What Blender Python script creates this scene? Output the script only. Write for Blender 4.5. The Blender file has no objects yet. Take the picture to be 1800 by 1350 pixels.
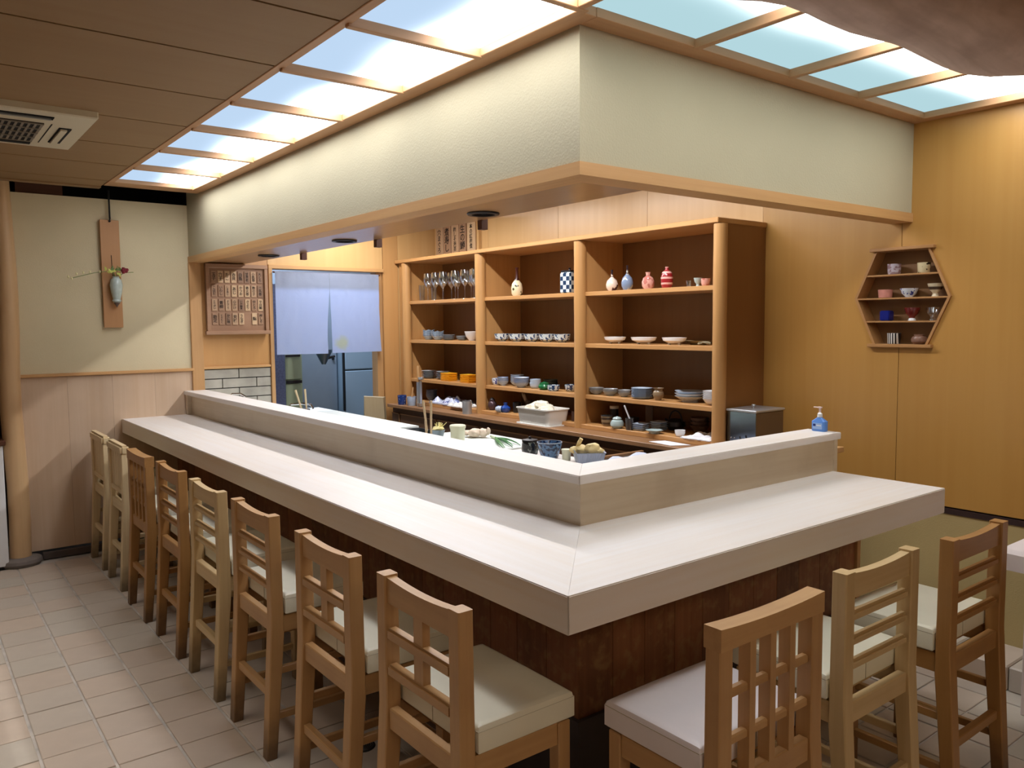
import bpy, bmesh, math, random
from mathutils import Vector, Matrix, noise
random.seed(7)
SC = bpy.context.scene
COL = SC.collection
PI = math.pi

# ------------------------------------------------------------ camera
cam = bpy.data.cameras.new('camera'); camo = bpy.data.objects.new('camera', cam); COL.objects.link(camo)
CX, CY, CZ = -1.2219, -1.3787, 1.5432
YAW, PITCH, ROLL, F = -0.6561, -0.0760, -0.0088, 1404.3
fw = Vector((-math.sin(YAW)*math.cos(PITCH), math.cos(YAW)*math.cos(PITCH), math.sin(PITCH)))
rt = Vector((math.cos(YAW), math.sin(YAW), 0)); up = rt.cross(fw)
r2 = rt*math.cos(ROLL) + up*math.sin(ROLL); u2 = up*math.cos(ROLL) - rt*math.sin(ROLL)
mw = Matrix((r2, u2, -fw)).transposed().to_4x4(); mw.translation = (CX, CY, CZ)
camo.matrix_world = mw
cam.sensor_fit = 'HORIZONTAL'; cam.sensor_width = 36.0; cam.lens = 36.0*F/1800.0
cam.clip_start = 0.02; cam.clip_end = 60
SC.camera = camo

# ------------------------------------------------------------ world, colour, exposure
w = bpy.data.worlds.new('world'); SC.world = w; w.use_nodes = True
w.node_tree.nodes['Background'].inputs[0].default_value = (0.5, 0.55, 0.6, 1)
w.node_tree.nodes['Background'].inputs[1].default_value = 0.05
SC.view_settings.view_transform = 'Standard'; SC.view_settings.look = 'None'
SC.view_settings.gamma = 1.0; SC.view_settings.use_curve_mapping = False
SC.view_settings.exposure = 0.0
SC.cycles.use_denoising = True
SC.cycles.max_bounces = 8; SC.cycles.diffuse_bounces = 5; SC.cycles.sample_clamp_indirect = 6
SKY_L = 5.8        # brightness of the luminous ceiling
KIT_W = 25.0       # strip lamps over the kitchen
BACK_W = 44.0      # cool lamp of the back kitchen
AISLE_FILL_W = 15.0     # unseen narrow fill lamp added to brighten the aisle floor
FRONT_FILL_W = 28.0      # unseen fill lamp added behind the camera to brighten the fronts

# ------------------------------------------------------------ helpers
def lin(c):
    return tuple(((x/255)/12.92 if x/255 <= .04045 else ((x/255+.055)/1.055)**2.4) for x in c)

def mat(name, rgb, rough=.5, metal=0., spec=.5, trans=0., emit=None, bump=0., bscale=60, var=0., vscale=8., alpha=1., coat=0., ior=1.45):
    m = bpy.data.materials.new(name); m.use_nodes = True; nt = m.node_tree; b = nt.nodes['Principled BSDF']
    c = lin(rgb); b.inputs['Base Color'].default_value = (*c, 1)
    b.inputs['Roughness'].default_value = rough; b.inputs['Metallic'].default_value = metal
    b.inputs['Specular IOR Level'].default_value = spec; b.inputs['Transmission Weight'].default_value = trans
    b.inputs['IOR'].default_value = ior; b.inputs['Coat Weight'].default_value = coat
    if emit: b.inputs['Emission Color'].default_value = (*lin(emit[0]), 1); b.inputs['Emission Strength'].default_value = emit[1]
    if var or bump:
        tc = nt.nodes.new('ShaderNodeTexCoord')
    if var:
        n = nt.nodes.new('ShaderNodeTexNoise'); n.inputs['Scale'].default_value = vscale; n.inputs['Detail'].default_value = 5
        nt.links.new(tc.outputs['Object'], n.inputs['Vector'])
        r = nt.nodes.new('ShaderNodeMapRange'); r.inputs['From Min'].default_value = .3; r.inputs['From Max'].default_value = .7
        r.inputs['To Min'].default_value = 1-var; r.inputs['To Max'].default_value = 1+var
        nt.links.new(n.outputs['Fac'], r.inputs['Value'])
        v = nt.nodes.new('ShaderNodeVectorMath'); v.operation = 'SCALE'; v.inputs[0].default_value = c
        nt.links.new(r.outputs['Result'], v.inputs['Scale']); nt.links.new(v.outputs['Vector'], b.inputs['Base Color'])
    if bump:
        n2 = nt.nodes.new('ShaderNodeTexNoise'); n2.inputs['Scale'].default_value = bscale; n2.inputs['Detail'].default_value = 4
        nt.links.new(tc.outputs['Object'], n2.inputs['Vector'])
        bp = nt.nodes.new('ShaderNodeBump'); bp.inputs['Strength'].default_value = bump; bp.inputs['Distance'].default_value = .004
        nt.links.new(n2.outputs['Fac'], bp.inputs['Height']); nt.links.new(bp.outputs['Normal'], b.inputs['Normal'])
    return m

def wood(name, rgb, axis='z', dark=.72, rough=.5, fine=70, coarse=1.6, stain=0., stain_rgb=(60,40,25), sscale=3., coat=0., random_tint=0., foot=0.):
    """plain-sawn wood: noise stretched along the grain axis, slow blotches, optional stains"""
    m = bpy.data.materials.new(name); m.use_nodes = True; nt = m.node_tree; b = nt.nodes['Principled BSDF']; N = nt.nodes.new; Lk = nt.links.new
    tc = N('ShaderNodeTexCoord'); oi = N('ShaderNodeObjectInfo')
    ad = N('ShaderNodeVectorMath'); ad.operation = 'ADD'
    sc = N('ShaderNodeVectorMath'); sc.operation = 'SCALE'; sc.inputs['Scale'].default_value = 7.0
    cmb = N('ShaderNodeCombineXYZ')
    for i in range(3): Lk(oi.outputs['Random'], cmb.inputs[i])
    Lk(cmb.outputs[0], sc.inputs[0]); Lk(tc.outputs['Object'], ad.inputs[0]); Lk(sc.outputs[0], ad.inputs[1])
    def stretched(s, k):
        mp = N('ShaderNodeMapping'); v = [s, s, s]; v['xyz'.index(axis)] = s*k
        mp.inputs['Scale'].default_value = v; Lk(ad.outputs[0], mp.inputs['Vector'])
        n = N('ShaderNodeTexNoise'); n.inputs['Scale'].default_value = 1; n.inputs['Detail'].default_value = 4; n.inputs['Distortion'].default_value = .4
        Lk(mp.outputs[0], n.inputs['Vector']); return n.outputs['Fac']
    f1 = stretched(fine, .03); f2 = stretched(coarse*4, .12)
    mx = N('ShaderNodeMath'); mx.operation = 'MULTIPLY_ADD'; mx.inputs[1].default_value = .45
    m2 = N('ShaderNodeMath'); m2.operation = 'MULTIPLY'; m2.inputs[1].default_value = .55
    Lk(f2, m2.inputs[0]); Lk(f1, mx.inputs[0]); Lk(m2.outputs[0], mx.inputs[2])
    cr = N('ShaderNodeValToRGB'); c = lin(rgb)
    cr.color_ramp.elements[0].position = .32; cr.color_ramp.elements[0].color = (c[0]*dark, c[1]*dark*.94, c[2]*dark*.86, 1)
    cr.color_ramp.elements[1].position = .66; cr.color_ramp.elements[1].color = (*c, 1)
    Lk(mx.outputs[0], cr.inputs['Fac']); out = cr.outputs['Color']
    if random_tint:
        hs = N('ShaderNodeHueSaturation'); mr = N('ShaderNodeMapRange'); mr.inputs['To Min'].default_value = 1-random_tint; mr.inputs['To Max'].default_value = 1+random_tint*.6
        Lk(oi.outputs['Random'], mr.inputs['Value']); Lk(mr.outputs[0], hs.inputs['Value']); Lk(out, hs.inputs['Color']); out = hs.outputs['Color']
    if stain:
        n = N('ShaderNodeTexNoise'); n.inputs['Scale'].default_value = sscale; n.inputs['Detail'].default_value = 8; Lk(tc.outputs['Object'], n.inputs['Vector'])
        r = N('ShaderNodeMapRange'); r.inputs['From Min'].default_value = .5; r.inputs['From Max'].default_value = .72; r.inputs['To Max'].default_value = stain
        Lk(n.outputs['Fac'], r.inputs['Value'])
        mm = N('ShaderNodeMix'); mm.data_type = 'RGBA'; mm.inputs['B'].default_value = (*lin(stain_rgb), 1)
        Lk(r.outputs[0], mm.inputs['Factor']); Lk(out, mm.inputs['A']); out = mm.outputs['Result']
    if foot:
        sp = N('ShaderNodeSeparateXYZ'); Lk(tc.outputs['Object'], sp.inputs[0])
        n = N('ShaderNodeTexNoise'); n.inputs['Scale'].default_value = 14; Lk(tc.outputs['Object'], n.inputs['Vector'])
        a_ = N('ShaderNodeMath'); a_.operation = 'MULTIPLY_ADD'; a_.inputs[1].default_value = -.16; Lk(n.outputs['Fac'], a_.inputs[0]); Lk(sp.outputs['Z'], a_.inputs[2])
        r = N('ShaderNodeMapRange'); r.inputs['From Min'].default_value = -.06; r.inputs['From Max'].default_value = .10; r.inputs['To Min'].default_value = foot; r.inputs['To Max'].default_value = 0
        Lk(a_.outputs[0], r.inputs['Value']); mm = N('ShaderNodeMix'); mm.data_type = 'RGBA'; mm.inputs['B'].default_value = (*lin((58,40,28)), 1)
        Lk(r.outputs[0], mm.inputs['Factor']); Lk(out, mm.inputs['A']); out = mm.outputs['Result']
    Lk(out, b.inputs['Base Color']); b.inputs['Roughness'].default_value = rough; b.inputs['Coat Weight'].default_value = coat
    b.inputs['Coat Roughness'].default_value = .25
    bp = N('ShaderNodeBump'); bp.inputs['Strength'].default_value = .12; bp.inputs['Distance'].default_value = .002
    Lk(f1, bp.inputs['Height']); Lk(bp.outputs['Normal'], b.inputs['Normal'])
    return m

def mbm(): return bmesh.new()
def box(bm, x0, x1, y0, y1, z0, z1, bev=0., seg=1):
    vs = [bm.verts.new(p) for p in ((x0,y0,z0),(x1,y0,z0),(x1,y1,z0),(x0,y1,z0),(x0,y0,z1),(x1,y0,z1),(x1,y1,z1),(x0,y1,z1))]
    fs = [bm.faces.new([vs[i] for i in f]) for f in ((0,3,2,1),(4,5,6,7),(0,1,5,4),(1,2,6,5),(2,3,7,6),(3,0,4,7))]
    if bev:
        es = {e for f in fs for e in f.edges}
        bmesh.ops.bevel(bm, geom=list(es), offset=bev, segments=seg, affect='EDGES')
    return bm
def hexa(bm, bot, top):
    """bot, top: four (x,y,z) each, same winding"""
    vs = [bm.verts.new(p) for p in list(bot)+list(top)]
    for f in ((0,3,2,1),(4,5,6,7),(0,1,5,4),(1,2,6,5),(2,3,7,6),(3,0,4,7)): bm.faces.new([vs[i] for i in f])
    return bm
def prism(bm, pts, axis, a, b):
    """polygon pts (2D) extruded along axis from a to b"""
    def P(p, t): return {'x': (t, p[0], p[1]), 'y': (p[0], t, p[1]), 'z': (p[0], p[1], t)}[axis]
    A = [bm.verts.new(P(p, a)) for p in pts]; B = [bm.verts.new(P(p, b)) for p in pts]; n = len(pts)
    bm.faces.new(A); bm.faces.new(B[::-1])
    for i in range(n): bm.faces.new((A[i], B[i], B[(i+1) % n], A[(i+1) % n]))
    bmesh.ops.recalc_face_normals(bm, faces=bm.faces[:]); return bm
def lathe(bm, prof, seg=20, c=(0,0,0), sx=1., sy=1., closed=False):
    rings = []
    for r, z in prof:
        if r < 1e-6: rings.append([bm.verts.new((c[0], c[1], c[2]+z))])
        else: rings.append([bm.verts.new((c[0]+r*sx*math.cos(2*PI*i/seg), c[1]+r*sy*math.sin(2*PI*i/seg), c[2]+z)) for i in range(seg)])
    for a, b in zip(rings, rings[1:]):
        for i in range(seg):
            j = (i+1) % seg
            if len(a) == 1 and len(b) == 1: continue
            if len(a) == 1: bm.faces.new((a[0], b[j], b[i]))
            elif len(b) == 1: bm.faces.new((a[i], a[j], b[0]))
            else: bm.faces.new((a[i], a[j], b[j], b[i]))
    bmesh.ops.recalc_face_normals(bm, faces=bm.faces[:]); return bm
def tube(bm, pts, r, seg=8, cap=True):
    pts = [Vector(p) for p in pts]; rings = []; rr = r if isinstance(r, (list, tuple)) else [r]*len(pts)
    for i, p in enumerate(pts):
        d = (pts[min(i+1, len(pts)-1)] - pts[max(i-1, 0)]).normalized()
        a = d.cross(Vector((0, 0, 1)) if abs(d.z) < .9 else Vector((1, 0, 0))).normalized(); b = d.cross(a)
        rings.append([bm.verts.new(p + (a*math.cos(2*PI*k/seg) + b*math.sin(2*PI*k/seg))*rr[i]) for k in range(seg)])
    for A, B in zip(rings, rings[1:]):
        for k in range(seg): bm.faces.new((A[k], A[(k+1) % seg], B[(k+1) % seg], B[k]))
    if cap: bm.faces.new(rings[0]); bm.faces.new(rings[-1][::-1])
    bmesh.ops.recalc_face_normals(bm, faces=bm.faces[:]); return bm

def smooth(me, ang=35):
    bm = bmesh.new(); bm.from_mesh(me)
    for f in bm.faces: f.smooth = True
    for e in bm.edges:
        if len(e.link_faces) == 2 and e.calc_face_angle(0) > math.radians(ang): e.smooth = False
    bm.to_mesh(me); bm.free()

def obj(name, bm, m, parent=None, loc=None, rot=None, sm=False):
    if isinstance(bm, bpy.types.Mesh): me = bm
    else:
        me = bpy.data.meshes.new(name); bm.to_mesh(me); bm.free(); me.materials.append(m)
        if sm: smooth(me)
    o = bpy.data.objects.new(name, me); COL.objects.link(o)
    if parent: o.parent = parent
    if loc: o.location = loc
    if rot: o.rotation_euler = rot
    return o
def tag(o, label, cat, group=None, kind=None):
    o['label'] = label; o['category'] = cat
    if group: o['group'] = group
    if kind: o['kind'] = kind
    return o
def thing(name, label, cat, loc=(0,0,0), rotz=0., group=None):
    o = bpy.data.objects.new(name, None); COL.objects.link(o); o.location = loc; o.rotation_euler = (0, 0, rotz); o.empty_display_size = .1
    return tag(o, label, cat, group)
def struct(name, label=None, loc=(0,0,0)):
    o = bpy.data.objects.new(name, None); COL.objects.link(o); o.location = loc; o['kind'] = 'structure'
    if label: o['label'] = label
    return o
def structm(name, bm, m, label=None):
    o = obj(name, bm, m); o['kind'] = 'structure'
    if label: o['label'] = label
    return o
def B(*a, **k): return box(mbm(), *a, **k)
def boxes(*L):
    bm = mbm()
    for a in L: box(bm, *a)
    return bm
ORD = ['first','second','third','fourth','fifth','sixth','seventh','eighth','ninth','tenth']

# ------------------------------------------------------------ dimensions found from the photograph (metres)
L, W = 4.684, 2.611          # left-hand wall plane y=L, shelf wall plane x=W
ZC, T, R = .90, .0963, 1.925  # counter top height, slab thickness, end of right arm
D, E_, EW, ZL = .464, .423, .155, 1.072   # ledge face, ledge top edge, ledge top width, ledge top height
S, ZT, ZB, ZB2 = .495, 2.478, 2.043, 2.002  # hanging wall
BB = .36                     # counter base setback

# ------------------------------------------------------------ materials
M = {}
M['counter_y'] = wood('hinoki_counter_y', (230,227,224), 'y', dark=.95, rough=.42, fine=50, stain=.07, stain_rgb=(160,136,110), sscale=2.2)
M['counter_x'] = wood('hinoki_counter_x', (230,227,224), 'x', dark=.95, rough=.42, fine=50, stain=.07, stain_rgb=(160,136,110), sscale=2.2)
M['ledge_y'] = wood('hinoki_ledge_y', (216,204,182), 'y', dark=.88, rough=.45, fine=60, stain=.15, stain_rgb=(140,110,80), sscale=4)
M['ledge_x'] = wood('hinoki_ledge_x', (212,198,172), 'x', dark=.88, rough=.45, fine=60, stain=.2, stain_rgb=(130,100,70), sscale=4)
M['base'] = wood('dark_base_board', (144,92,56), 'z', dark=.6, rough=.5, stain=.4, stain_rgb=(170,134,84), sscale=26, random_tint=.3)
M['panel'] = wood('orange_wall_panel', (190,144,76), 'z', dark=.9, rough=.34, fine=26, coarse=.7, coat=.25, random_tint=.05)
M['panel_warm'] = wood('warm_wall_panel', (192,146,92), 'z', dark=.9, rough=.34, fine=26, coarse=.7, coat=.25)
M['panel_lit'] = wood('pale_wall_panel', (212,172,116), 'z', dark=.9, rough=.34, fine=26, coarse=.7, coat=.25, random_tint=.05)  # paler copy of the wall panel, brighter light put into its colour
M['plaster'] = mat('sand_plaster', (206,194,160), .9, bump=.25, bscale=160, var=.04, vscale=3)
M['plaster_h'] = mat('grey_green_plaster', (180,172,144), .92, bump=.3, bscale=140, var=.03, vscale=2.5)
M['plaster_low'] = mat('olive_plaster', (178,158,108), .9, bump=.25, bscale=150, var=.05, vscale=3)
M['wains'] = wood('bleached_wainscot', (206,182,156), 'z', dark=.9, rough=.6, fine=40, stain=.3, stain_rgb=(130,112,96), sscale=1.6, random_tint=.05)
M['trim_x'] = wood('trim_wood_x', (200,156,102), 'x', dark=.85, rough=.5)
M['trim_y'] = wood('trim_wood_y', (200,156,102), 'y', dark=.85, rough=.5)
M['trim_z'] = wood('trim_wood_z', (190,148,98), 'z', dark=.82, rough=.5)
M['soffit'] = wood('soffit_plywood', (160,122,78), 'y', dark=.88, rough=.3, coat=.4)
M['grid_x'] = wood('grid_wood_x', (190,146,104), 'x', dark=.85, rough=.5)
M['grid_y'] = wood('grid_wood_y', (190,146,104), 'y', dark=.85, rough=.5)
M['ceil'] = wood('dark_ceiling_board', (146,116,78), 'x', dark=.93, rough=.6, fine=20)
M['void'] = mat('dark_gap', (14,12,14), .9)
M['darkwood'] = wood('dark_wood', (92,52,28), 'x', dark=.7, rough=.6)
M['log'] = wood('round_post', (210,176,132), 'z', dark=.8, rough=.45, fine=30, stain=.25, stain_rgb=(150,96,50), sscale=2.5)
M['stone'] = mat('grey_stone', (118,110,104), .8, bump=.5, bscale=40, var=.15, vscale=14)
M['skirt'] = mat('dark_stone_skirting', (84,74,68), .7, var=.12, vscale=8)
M['grout'] = mat('floor_grout', (186,180,172), .9, var=.25, vscale=9)
TILES = [mat('floor_tile_%d' % i, c, .5, bump=.12, bscale=35, var=.07, vscale=6) for i, c in enumerate([(190,176,160),(187,176,162),(193,177,160),(186,177,163),(189,174,158)])]
M['shelf_y'] = wood('shelf_wood_y', (190,142,88), 'y', dark=.84, rough=.45)
M['shelf_z'] = wood('shelf_wood_z', (190,144,90), 'z', dark=.84, rough=.42)
M['shelf_back'] = wood('shelf_back_ply', (128,90,50), 'z', dark=.88, rough=.5, fine=24)
M['shelf_side'] = wood('shelf_side_ply', (140,94,48), 'z', dark=.9, rough=.45, fine=24)
M['bcount'] = wood('back_counter_wood', (150,112,76), 'y', dark=.8, rough=.5, stain=.3, stain_rgb=(70,48,32))
M['bcab'] = wood('back_cabinet_wood', (96,68,46), 'y', dark=.8, rough=.55)
M['white'] = mat('white_glaze', (226,228,230), .18, coat=.4)
M['bluew'] = mat('pale_blue_glaze', (180,196,214), .2, coat=.4)
M['steel'] = mat('brushed_steel', (188,192,196), .32, metal=.7)
M['dsteel'] = mat('dull_steel', (120,128,134), .35, metal=.9)
M['chrome'] = mat('chrome', (225,228,232), .08, metal=1.)
M['black'] = mat('black_plastic', (22,22,24), .4)
M['ink'] = mat('brush_ink', (34,24,18), .8)
def clear_glass():
    m = bpy.data.materials.new('clear_glass'); m.use_nodes = True; nt = m.node_tree; nt.nodes.clear(); N = nt.nodes.new
    o_ = N('ShaderNodeOutputMaterial'); a = N('ShaderNodeBsdfTransparent'); a.inputs[0].default_value = (.93,.95,.96,1); g = N('ShaderNodeBsdfGlossy'); g.inputs['Roughness'].default_value = .12; g.inputs[0].default_value = (.95,.97,1,1)
    lw = N('ShaderNodeLayerWeight'); lw.inputs[0].default_value = .45; mr = N('ShaderNodeMapRange'); mr.inputs['To Min'].default_value = .10; mr.inputs['To Max'].default_value = .55
    mx = N('ShaderNodeMixShader'); nt.links.new(lw.outputs['Facing'], mr.inputs['Value']); nt.links.new(mr.outputs[0], mx.inputs[0]); nt.links.new(a.outputs[0], mx.inputs[1]); nt.links.new(g.outputs[0], mx.inputs[2]); nt.links.new(mx.outputs[0], o_.inputs[0]); return m
M['glass'] = clear_glass()
M['noren'] = mat('white_cotton', (214,222,238), .9, bump=.3, bscale=400, var=.03, vscale=5)
M['cloth'] = mat('cream_cloth', (222,216,198), .9, bump=.4, bscale=120)
M['paper'] = mat('white_paper', (228,230,236), .8)
M['tubpl'] = mat('frosted_plastic', (226,226,222), .35)
M['board'] = mat('white_cutting_board', (222,230,226), .45, var=.03)
M['tubc'] = mat('cream_plastic_tub', (228,230,204), .4)
M['yellow'] = mat('yellow_lacquer', (248,186,44), .3)
M['cushion'] = mat('cream_vinyl', (228,226,206), .38, bump=.08, bscale=20, var=.03, vscale=6)
M['cushion_w'] = mat('white_vinyl', (226,220,222), .38, bump=.08, bscale=20, var=.02)
M['seam'] = mat('vinyl_seam', (168,162,140), .6)

def glaze(name, base, ink, scale=40., thr=.55, rough=.2):
    """painted porcelain: blots of ink colour on a glaze"""
    m = mat(name, base, rough, coat=.4); nt = m.node_tree; N = nt.nodes.new
    tc = N('ShaderNodeTexCoord'); v = N('ShaderNodeTexNoise'); v.inputs['Scale'].default_value = scale; v.inputs['Detail'].default_value = 1.5
    nt.links.new(tc.outputs['Object'], v.inputs['Vector'])
    r = N('ShaderNodeMapRange'); r.inputs['From Min'].default_value = thr; r.inputs['From Max'].default_value = thr+.03
    mm = N('ShaderNodeMix'); mm.data_type = 'RGBA'; mm.inputs['A'].default_value = (*lin(base), 1); mm.inputs['B'].default_value = (*lin(ink), 1)
    nt.links.new(v.outputs['Fac'], r.inputs['Value']); nt.links.new(r.outputs[0], mm.inputs['Factor'])
    nt.links.new(mm.outputs['Result'], nt.nodes['Principled BSDF'].inputs['Base Color']); return m
def banded(name, c1, c2, axis='z', period=.03, duty=.5, rough=.3, phase=0.):
    m = mat(name, c1, rough, coat=.3); nt = m.node_tree; N = nt.nodes.new
    tc = N('ShaderNodeTexCoord'); sp = N('ShaderNodeSeparateXYZ'); nt.links.new(tc.outputs['Object'], sp.inputs[0])
    a = N('ShaderNodeMath'); a.operation = 'MULTIPLY_ADD'; a.inputs[1].default_value = 1/period; a.inputs[2].default_value = phase
    f = N('ShaderNodeMath'); f.operation = 'FRACT'; g = N('ShaderNodeMath'); g.operation = 'GREATER_THAN'; g.inputs[1].default_value = duty
    mm = N('ShaderNodeMix'); mm.data_type = 'RGBA'; mm.inputs['A'].default_value = (*lin(c1), 1); mm.inputs['B'].default_value = (*lin(c2), 1)
    nt.links.new(sp.outputs['XYZ'.index(axis.upper())], a.inputs[0]); nt.links.new(a.outputs[0], f.inputs[0]); nt.links.new(f.outputs[0], g.inputs[0])
    nt.links.new(g.outputs[0], mm.inputs['Factor']); nt.links.new(mm.outputs['Result'], nt.nodes['Principled BSDF'].inputs['Base Color']); return m

# ------------------------------------------------------------ luminous ceiling material
def diffuser(name, tint_dim, tint_hot, axis, c0, width, off):
    """backlit milk-white sheet: brighter along the tube behind it"""
    m = bpy.data.materials.new(name); m.use_nodes = True; nt = m.node_tree; N = nt.nodes.new; Lk = nt.links.new
    for n in list(nt.nodes): nt.nodes.remove(n)
    out = N('ShaderNodeOutputMaterial'); em = N('ShaderNodeEmission'); Lk(em.outputs[0], out.inputs[0])
    tc = N('ShaderNodeTexCoord'); sp = N('ShaderNodeSeparateXYZ'); Lk(tc.outputs['Object'], sp.inputs[0])
    n = N('ShaderNodeTexNoise'); n.inputs['Scale'].default_value = 1.7; n.inputs['Detail'].default_value = 1; Lk(tc.outputs['Object'], n.inputs['Vector'])
    d = N('ShaderNodeMath'); d.operation = 'SUBTRACT'; d.inputs[1].default_value = c0; Lk(sp.outputs['XYZ'.index(axis.upper())], d.inputs[0])
    wob = N('ShaderNodeMath'); wob.operation = 'MULTIPLY_ADD'; wob.inputs[1].default_value = .16; wob.inputs[2].default_value = -.08
    Lk(n.outputs['Fac'], wob.inputs[0])
    ad = N('ShaderNodeMath'); ad.operation = 'ADD'; Lk(d.outputs[0], ad.inputs[0]); Lk(wob.outputs[0], ad.inputs[1])
    ab = N('ShaderNodeMath'); ab.operation = 'ABSOLUTE'; Lk(ad.outputs[0], ab.inputs[0])
    q = N('ShaderNodeMath'); q.operation = 'DIVIDE'; q.inputs[1].default_value = width; Lk(ab.outputs[0], q.inputs[0])
    q2 = N('ShaderNodeMath'); q2.operation = 'POWER'; q2.inputs[1].default_value = 2; Lk(q.outputs[0], q2.inputs[0])
    q3 = N('ShaderNodeMath'); q3.operation = 'MULTIPLY'; q3.inputs[1].default_value = -1; Lk(q2.outputs[0], q3.inputs[0])
    r = N('ShaderNodeMath'); r.operation = 'EXPONENT'; Lk(q3.outputs[0], r.inputs[0])
    fc = N('ShaderNodeMath'); fc.operation = 'MULTIPLY'; fc.inputs[1].default_value = 6; fc.use_clamp = True; Lk(r.outputs[0], fc.inputs[0])
    mm = N('ShaderNodeMix'); mm.data_type = 'RGBA'; mm.inputs['A'].default_value = (*lin(tint_dim), 1); mm.inputs['B'].default_value = (*lin(tint_hot), 1)
    Lk(fc.outputs[0], mm.inputs['Factor']); Lk(mm.outputs['Result'], em.inputs['Color'])
    st = N('ShaderNodeMath'); st.operation = 'MULTIPLY_ADD'; st.inputs[1].default_value = SKY_L*off; st.inputs[2].default_value = .95; Lk(r.outputs[0], st.inputs[0])
    Lk(st.outputs[0], em.inputs['Strength']); return m
M['diff_l'] = diffuser('diffuser_left', (196,222,250), (250,250,255), 'x', .35, .10, 2.3)
M['diff_r'] = diffuser('diffuser_right', (184,220,228), (250,252,252), 'y', -.02, .11, 1.9)

# ------------------------------------------------------------ floor of square tiles
PX, PY = .2095, .2102
def proj(p):
    d = Vector(p) - Vector((CX, CY, CZ)); z = d.dot(fw)
    if z < .2: return None
    return 900 + F*d.dot(r2)/z, 675 - F*d.dot(u2)/z, z
floor = struct('floor')
obj('mortar_bed', B(-3.2, 2.7, -3.2, 6.4, -.06, -.006), M['grout'], floor)
cells = []
for i in range(-13, 14):
    for j in range(-23, 15):
        x0, y0 = -.471 + i*PX, 1.628 + j*PY
        xc, yc = x0+PX/2, y0+PY/2
        if xc < -3.1 or yc < -3.1 or yc > L-.1 or xc > 2.36: continue
        if xc > BB+.1 and yc > BB+.1 and not (xc > 2.0 and yc < .6): continue
        p = proj((xc, yc, 0)); vis = p and -120 < p[0] < 1900 and p[1] < 1440
        cells.append((0 if vis else 1, (Vector((xc, yc, 0))-Vector((CX, CY, CZ))).length, x0, y0))
cells.sort()
tile_me = []
for k, mt in enumerate(TILES):
    bm = mbm(); gx, gy = .0055, .0035
    hexa(bm, [(gx,gy,-.012),(PX-gx,gy,-.012),(PX-gx,PY-gy,-.012),(gx,PY-gy,-.012)], [(gx,gy,-.0015),(PX-gx,gy,-.0015),(PX-gx,PY-gy,-.0015),(gx,PY-gy,-.0015)])
    hexa(bm, [(gx,gy,-.0015),(PX-gx,gy,-.0015),(PX-gx,PY-gy,-.0015),(gx,PY-gy,-.0015)], [(gx+.003,gy+.003,0),(PX-gx-.003,gy+.003,0),(PX-gx-.003,PY-gy-.003,0),(gx+.003,PY-gy-.003,0)])
    bmesh.ops.remove_doubles(bm, verts=bm.verts[:], dist=1e-5)
    me = bpy.data.meshes.new('tile'); bm.to_mesh(me); bm.free(); me.materials.append(mt); tile_me.append(me)
rest = mbm()
for n, (v, dd, x0, y0) in enumerate(cells):
    if n < 300:
        o = bpy.data.objects.new('tile', random.choice(tile_me)); COL.objects.link(o); o.parent = floor
        o.location = (x0+random.uniform(-.0006,.0006), y0+random.uniform(-.0006,.0006), random.uniform(-.0012, 0)); o.rotation_euler = (random.uniform(-.002,.002), random.uniform(-.002,.002), 0)
    else: box(rest, x0+.005, x0+PX-.005, y0+.004, y0+PY-.004, -.012, -.001)
o = obj('tile_field', rest, TILES[0], floor); o['kind'] = 'stuff'

# ------------------------------------------------------------ left wall (plane y = L)
wl = struct('wall_left')
XD0, XD1 = 1.109, 2.07      # doorway
obj('plaster', B(-.60, .52, L, L+.1, 1.232, 2.41), M['plaster'], wl)
for i in range(4): obj('wainscot_board', B(-.60+.2765*i, -.60+.2765*(i+1)-.001, L, L+.1, .06, 1.215), M['wains'], wl)
obj('chair_rail', B(-.60, .50, L-.022, L+.1, 1.215, 1.236, .003), M['trim_x'], wl)
obj('gap_board', B(-.56, -.29, L+.03, L+.10, 2.41, 2.52), M['darkwood'], wl)
obj('gap_lining', B(-.80, 1.0, L+.30, L+.32, 2.3, 2.7), M['void'], wl); obj('gap_lining', B(.50, .60, L+.01, L+.32, 2.38, 2.7), M['void'], wl); obj('gap_lining', B(-.70, -.60, L+.01, L+.32, 2.38, 2.7), M['void'], wl)
obj('skirting', B(-.52, .40, L-.03, L, 0, .048, .004), M['skirt'], wl)
obj('corner_post', B(.486, .571, L-.02, L+.1, .9, ZB2, .003), M['trim_z'], wl)
obj('corner_post_lower', B(.506, .556, L, L+.1, .06, .9), M['trim_z'], wl)
obj('wood_panel', B(.571, XD0-.03, L+.004, L+.1, 1.235, 2.478), M['panel_warm'], wl)
obj('panel_rail', B(.571, XD0-.03, L-.01, L+.1, 1.222, 1.240, .002), M['trim_x'], wl)
obj('tile_backing', B(.565, XD0-.03, L+.012, L+.1, .5, 1.222), M['void'], wl)
BRK = mat('grey_glazed_brick', (166,162,150), .3, var=.22, vscale=7, coat=.3, bump=.2, bscale=30)
for r in range(6):
    z1 = 1.216 - r*.0725; xs = [.565, .83, 1.079] if r % 2 == 0 else [.565, .705, .965, 1.079]
    for a, b in zip(xs, xs[1:]): obj('brick', B(a+.003, b-.003, L, L+.05, z1-.066, z1, .002), BRK, wl)
for n, (a, b) in enumerate([(XD0-.03, XD0)]): obj('door_jamb', B(a, b, L-.015, L+.12, 0, 1.985, .002), M['trim_z'], wl)
obj('door_jamb', B(2.02, 2.075, L+.02, L+.12, 0, 1.985, .002), M['trim_z'], wl)
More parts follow.
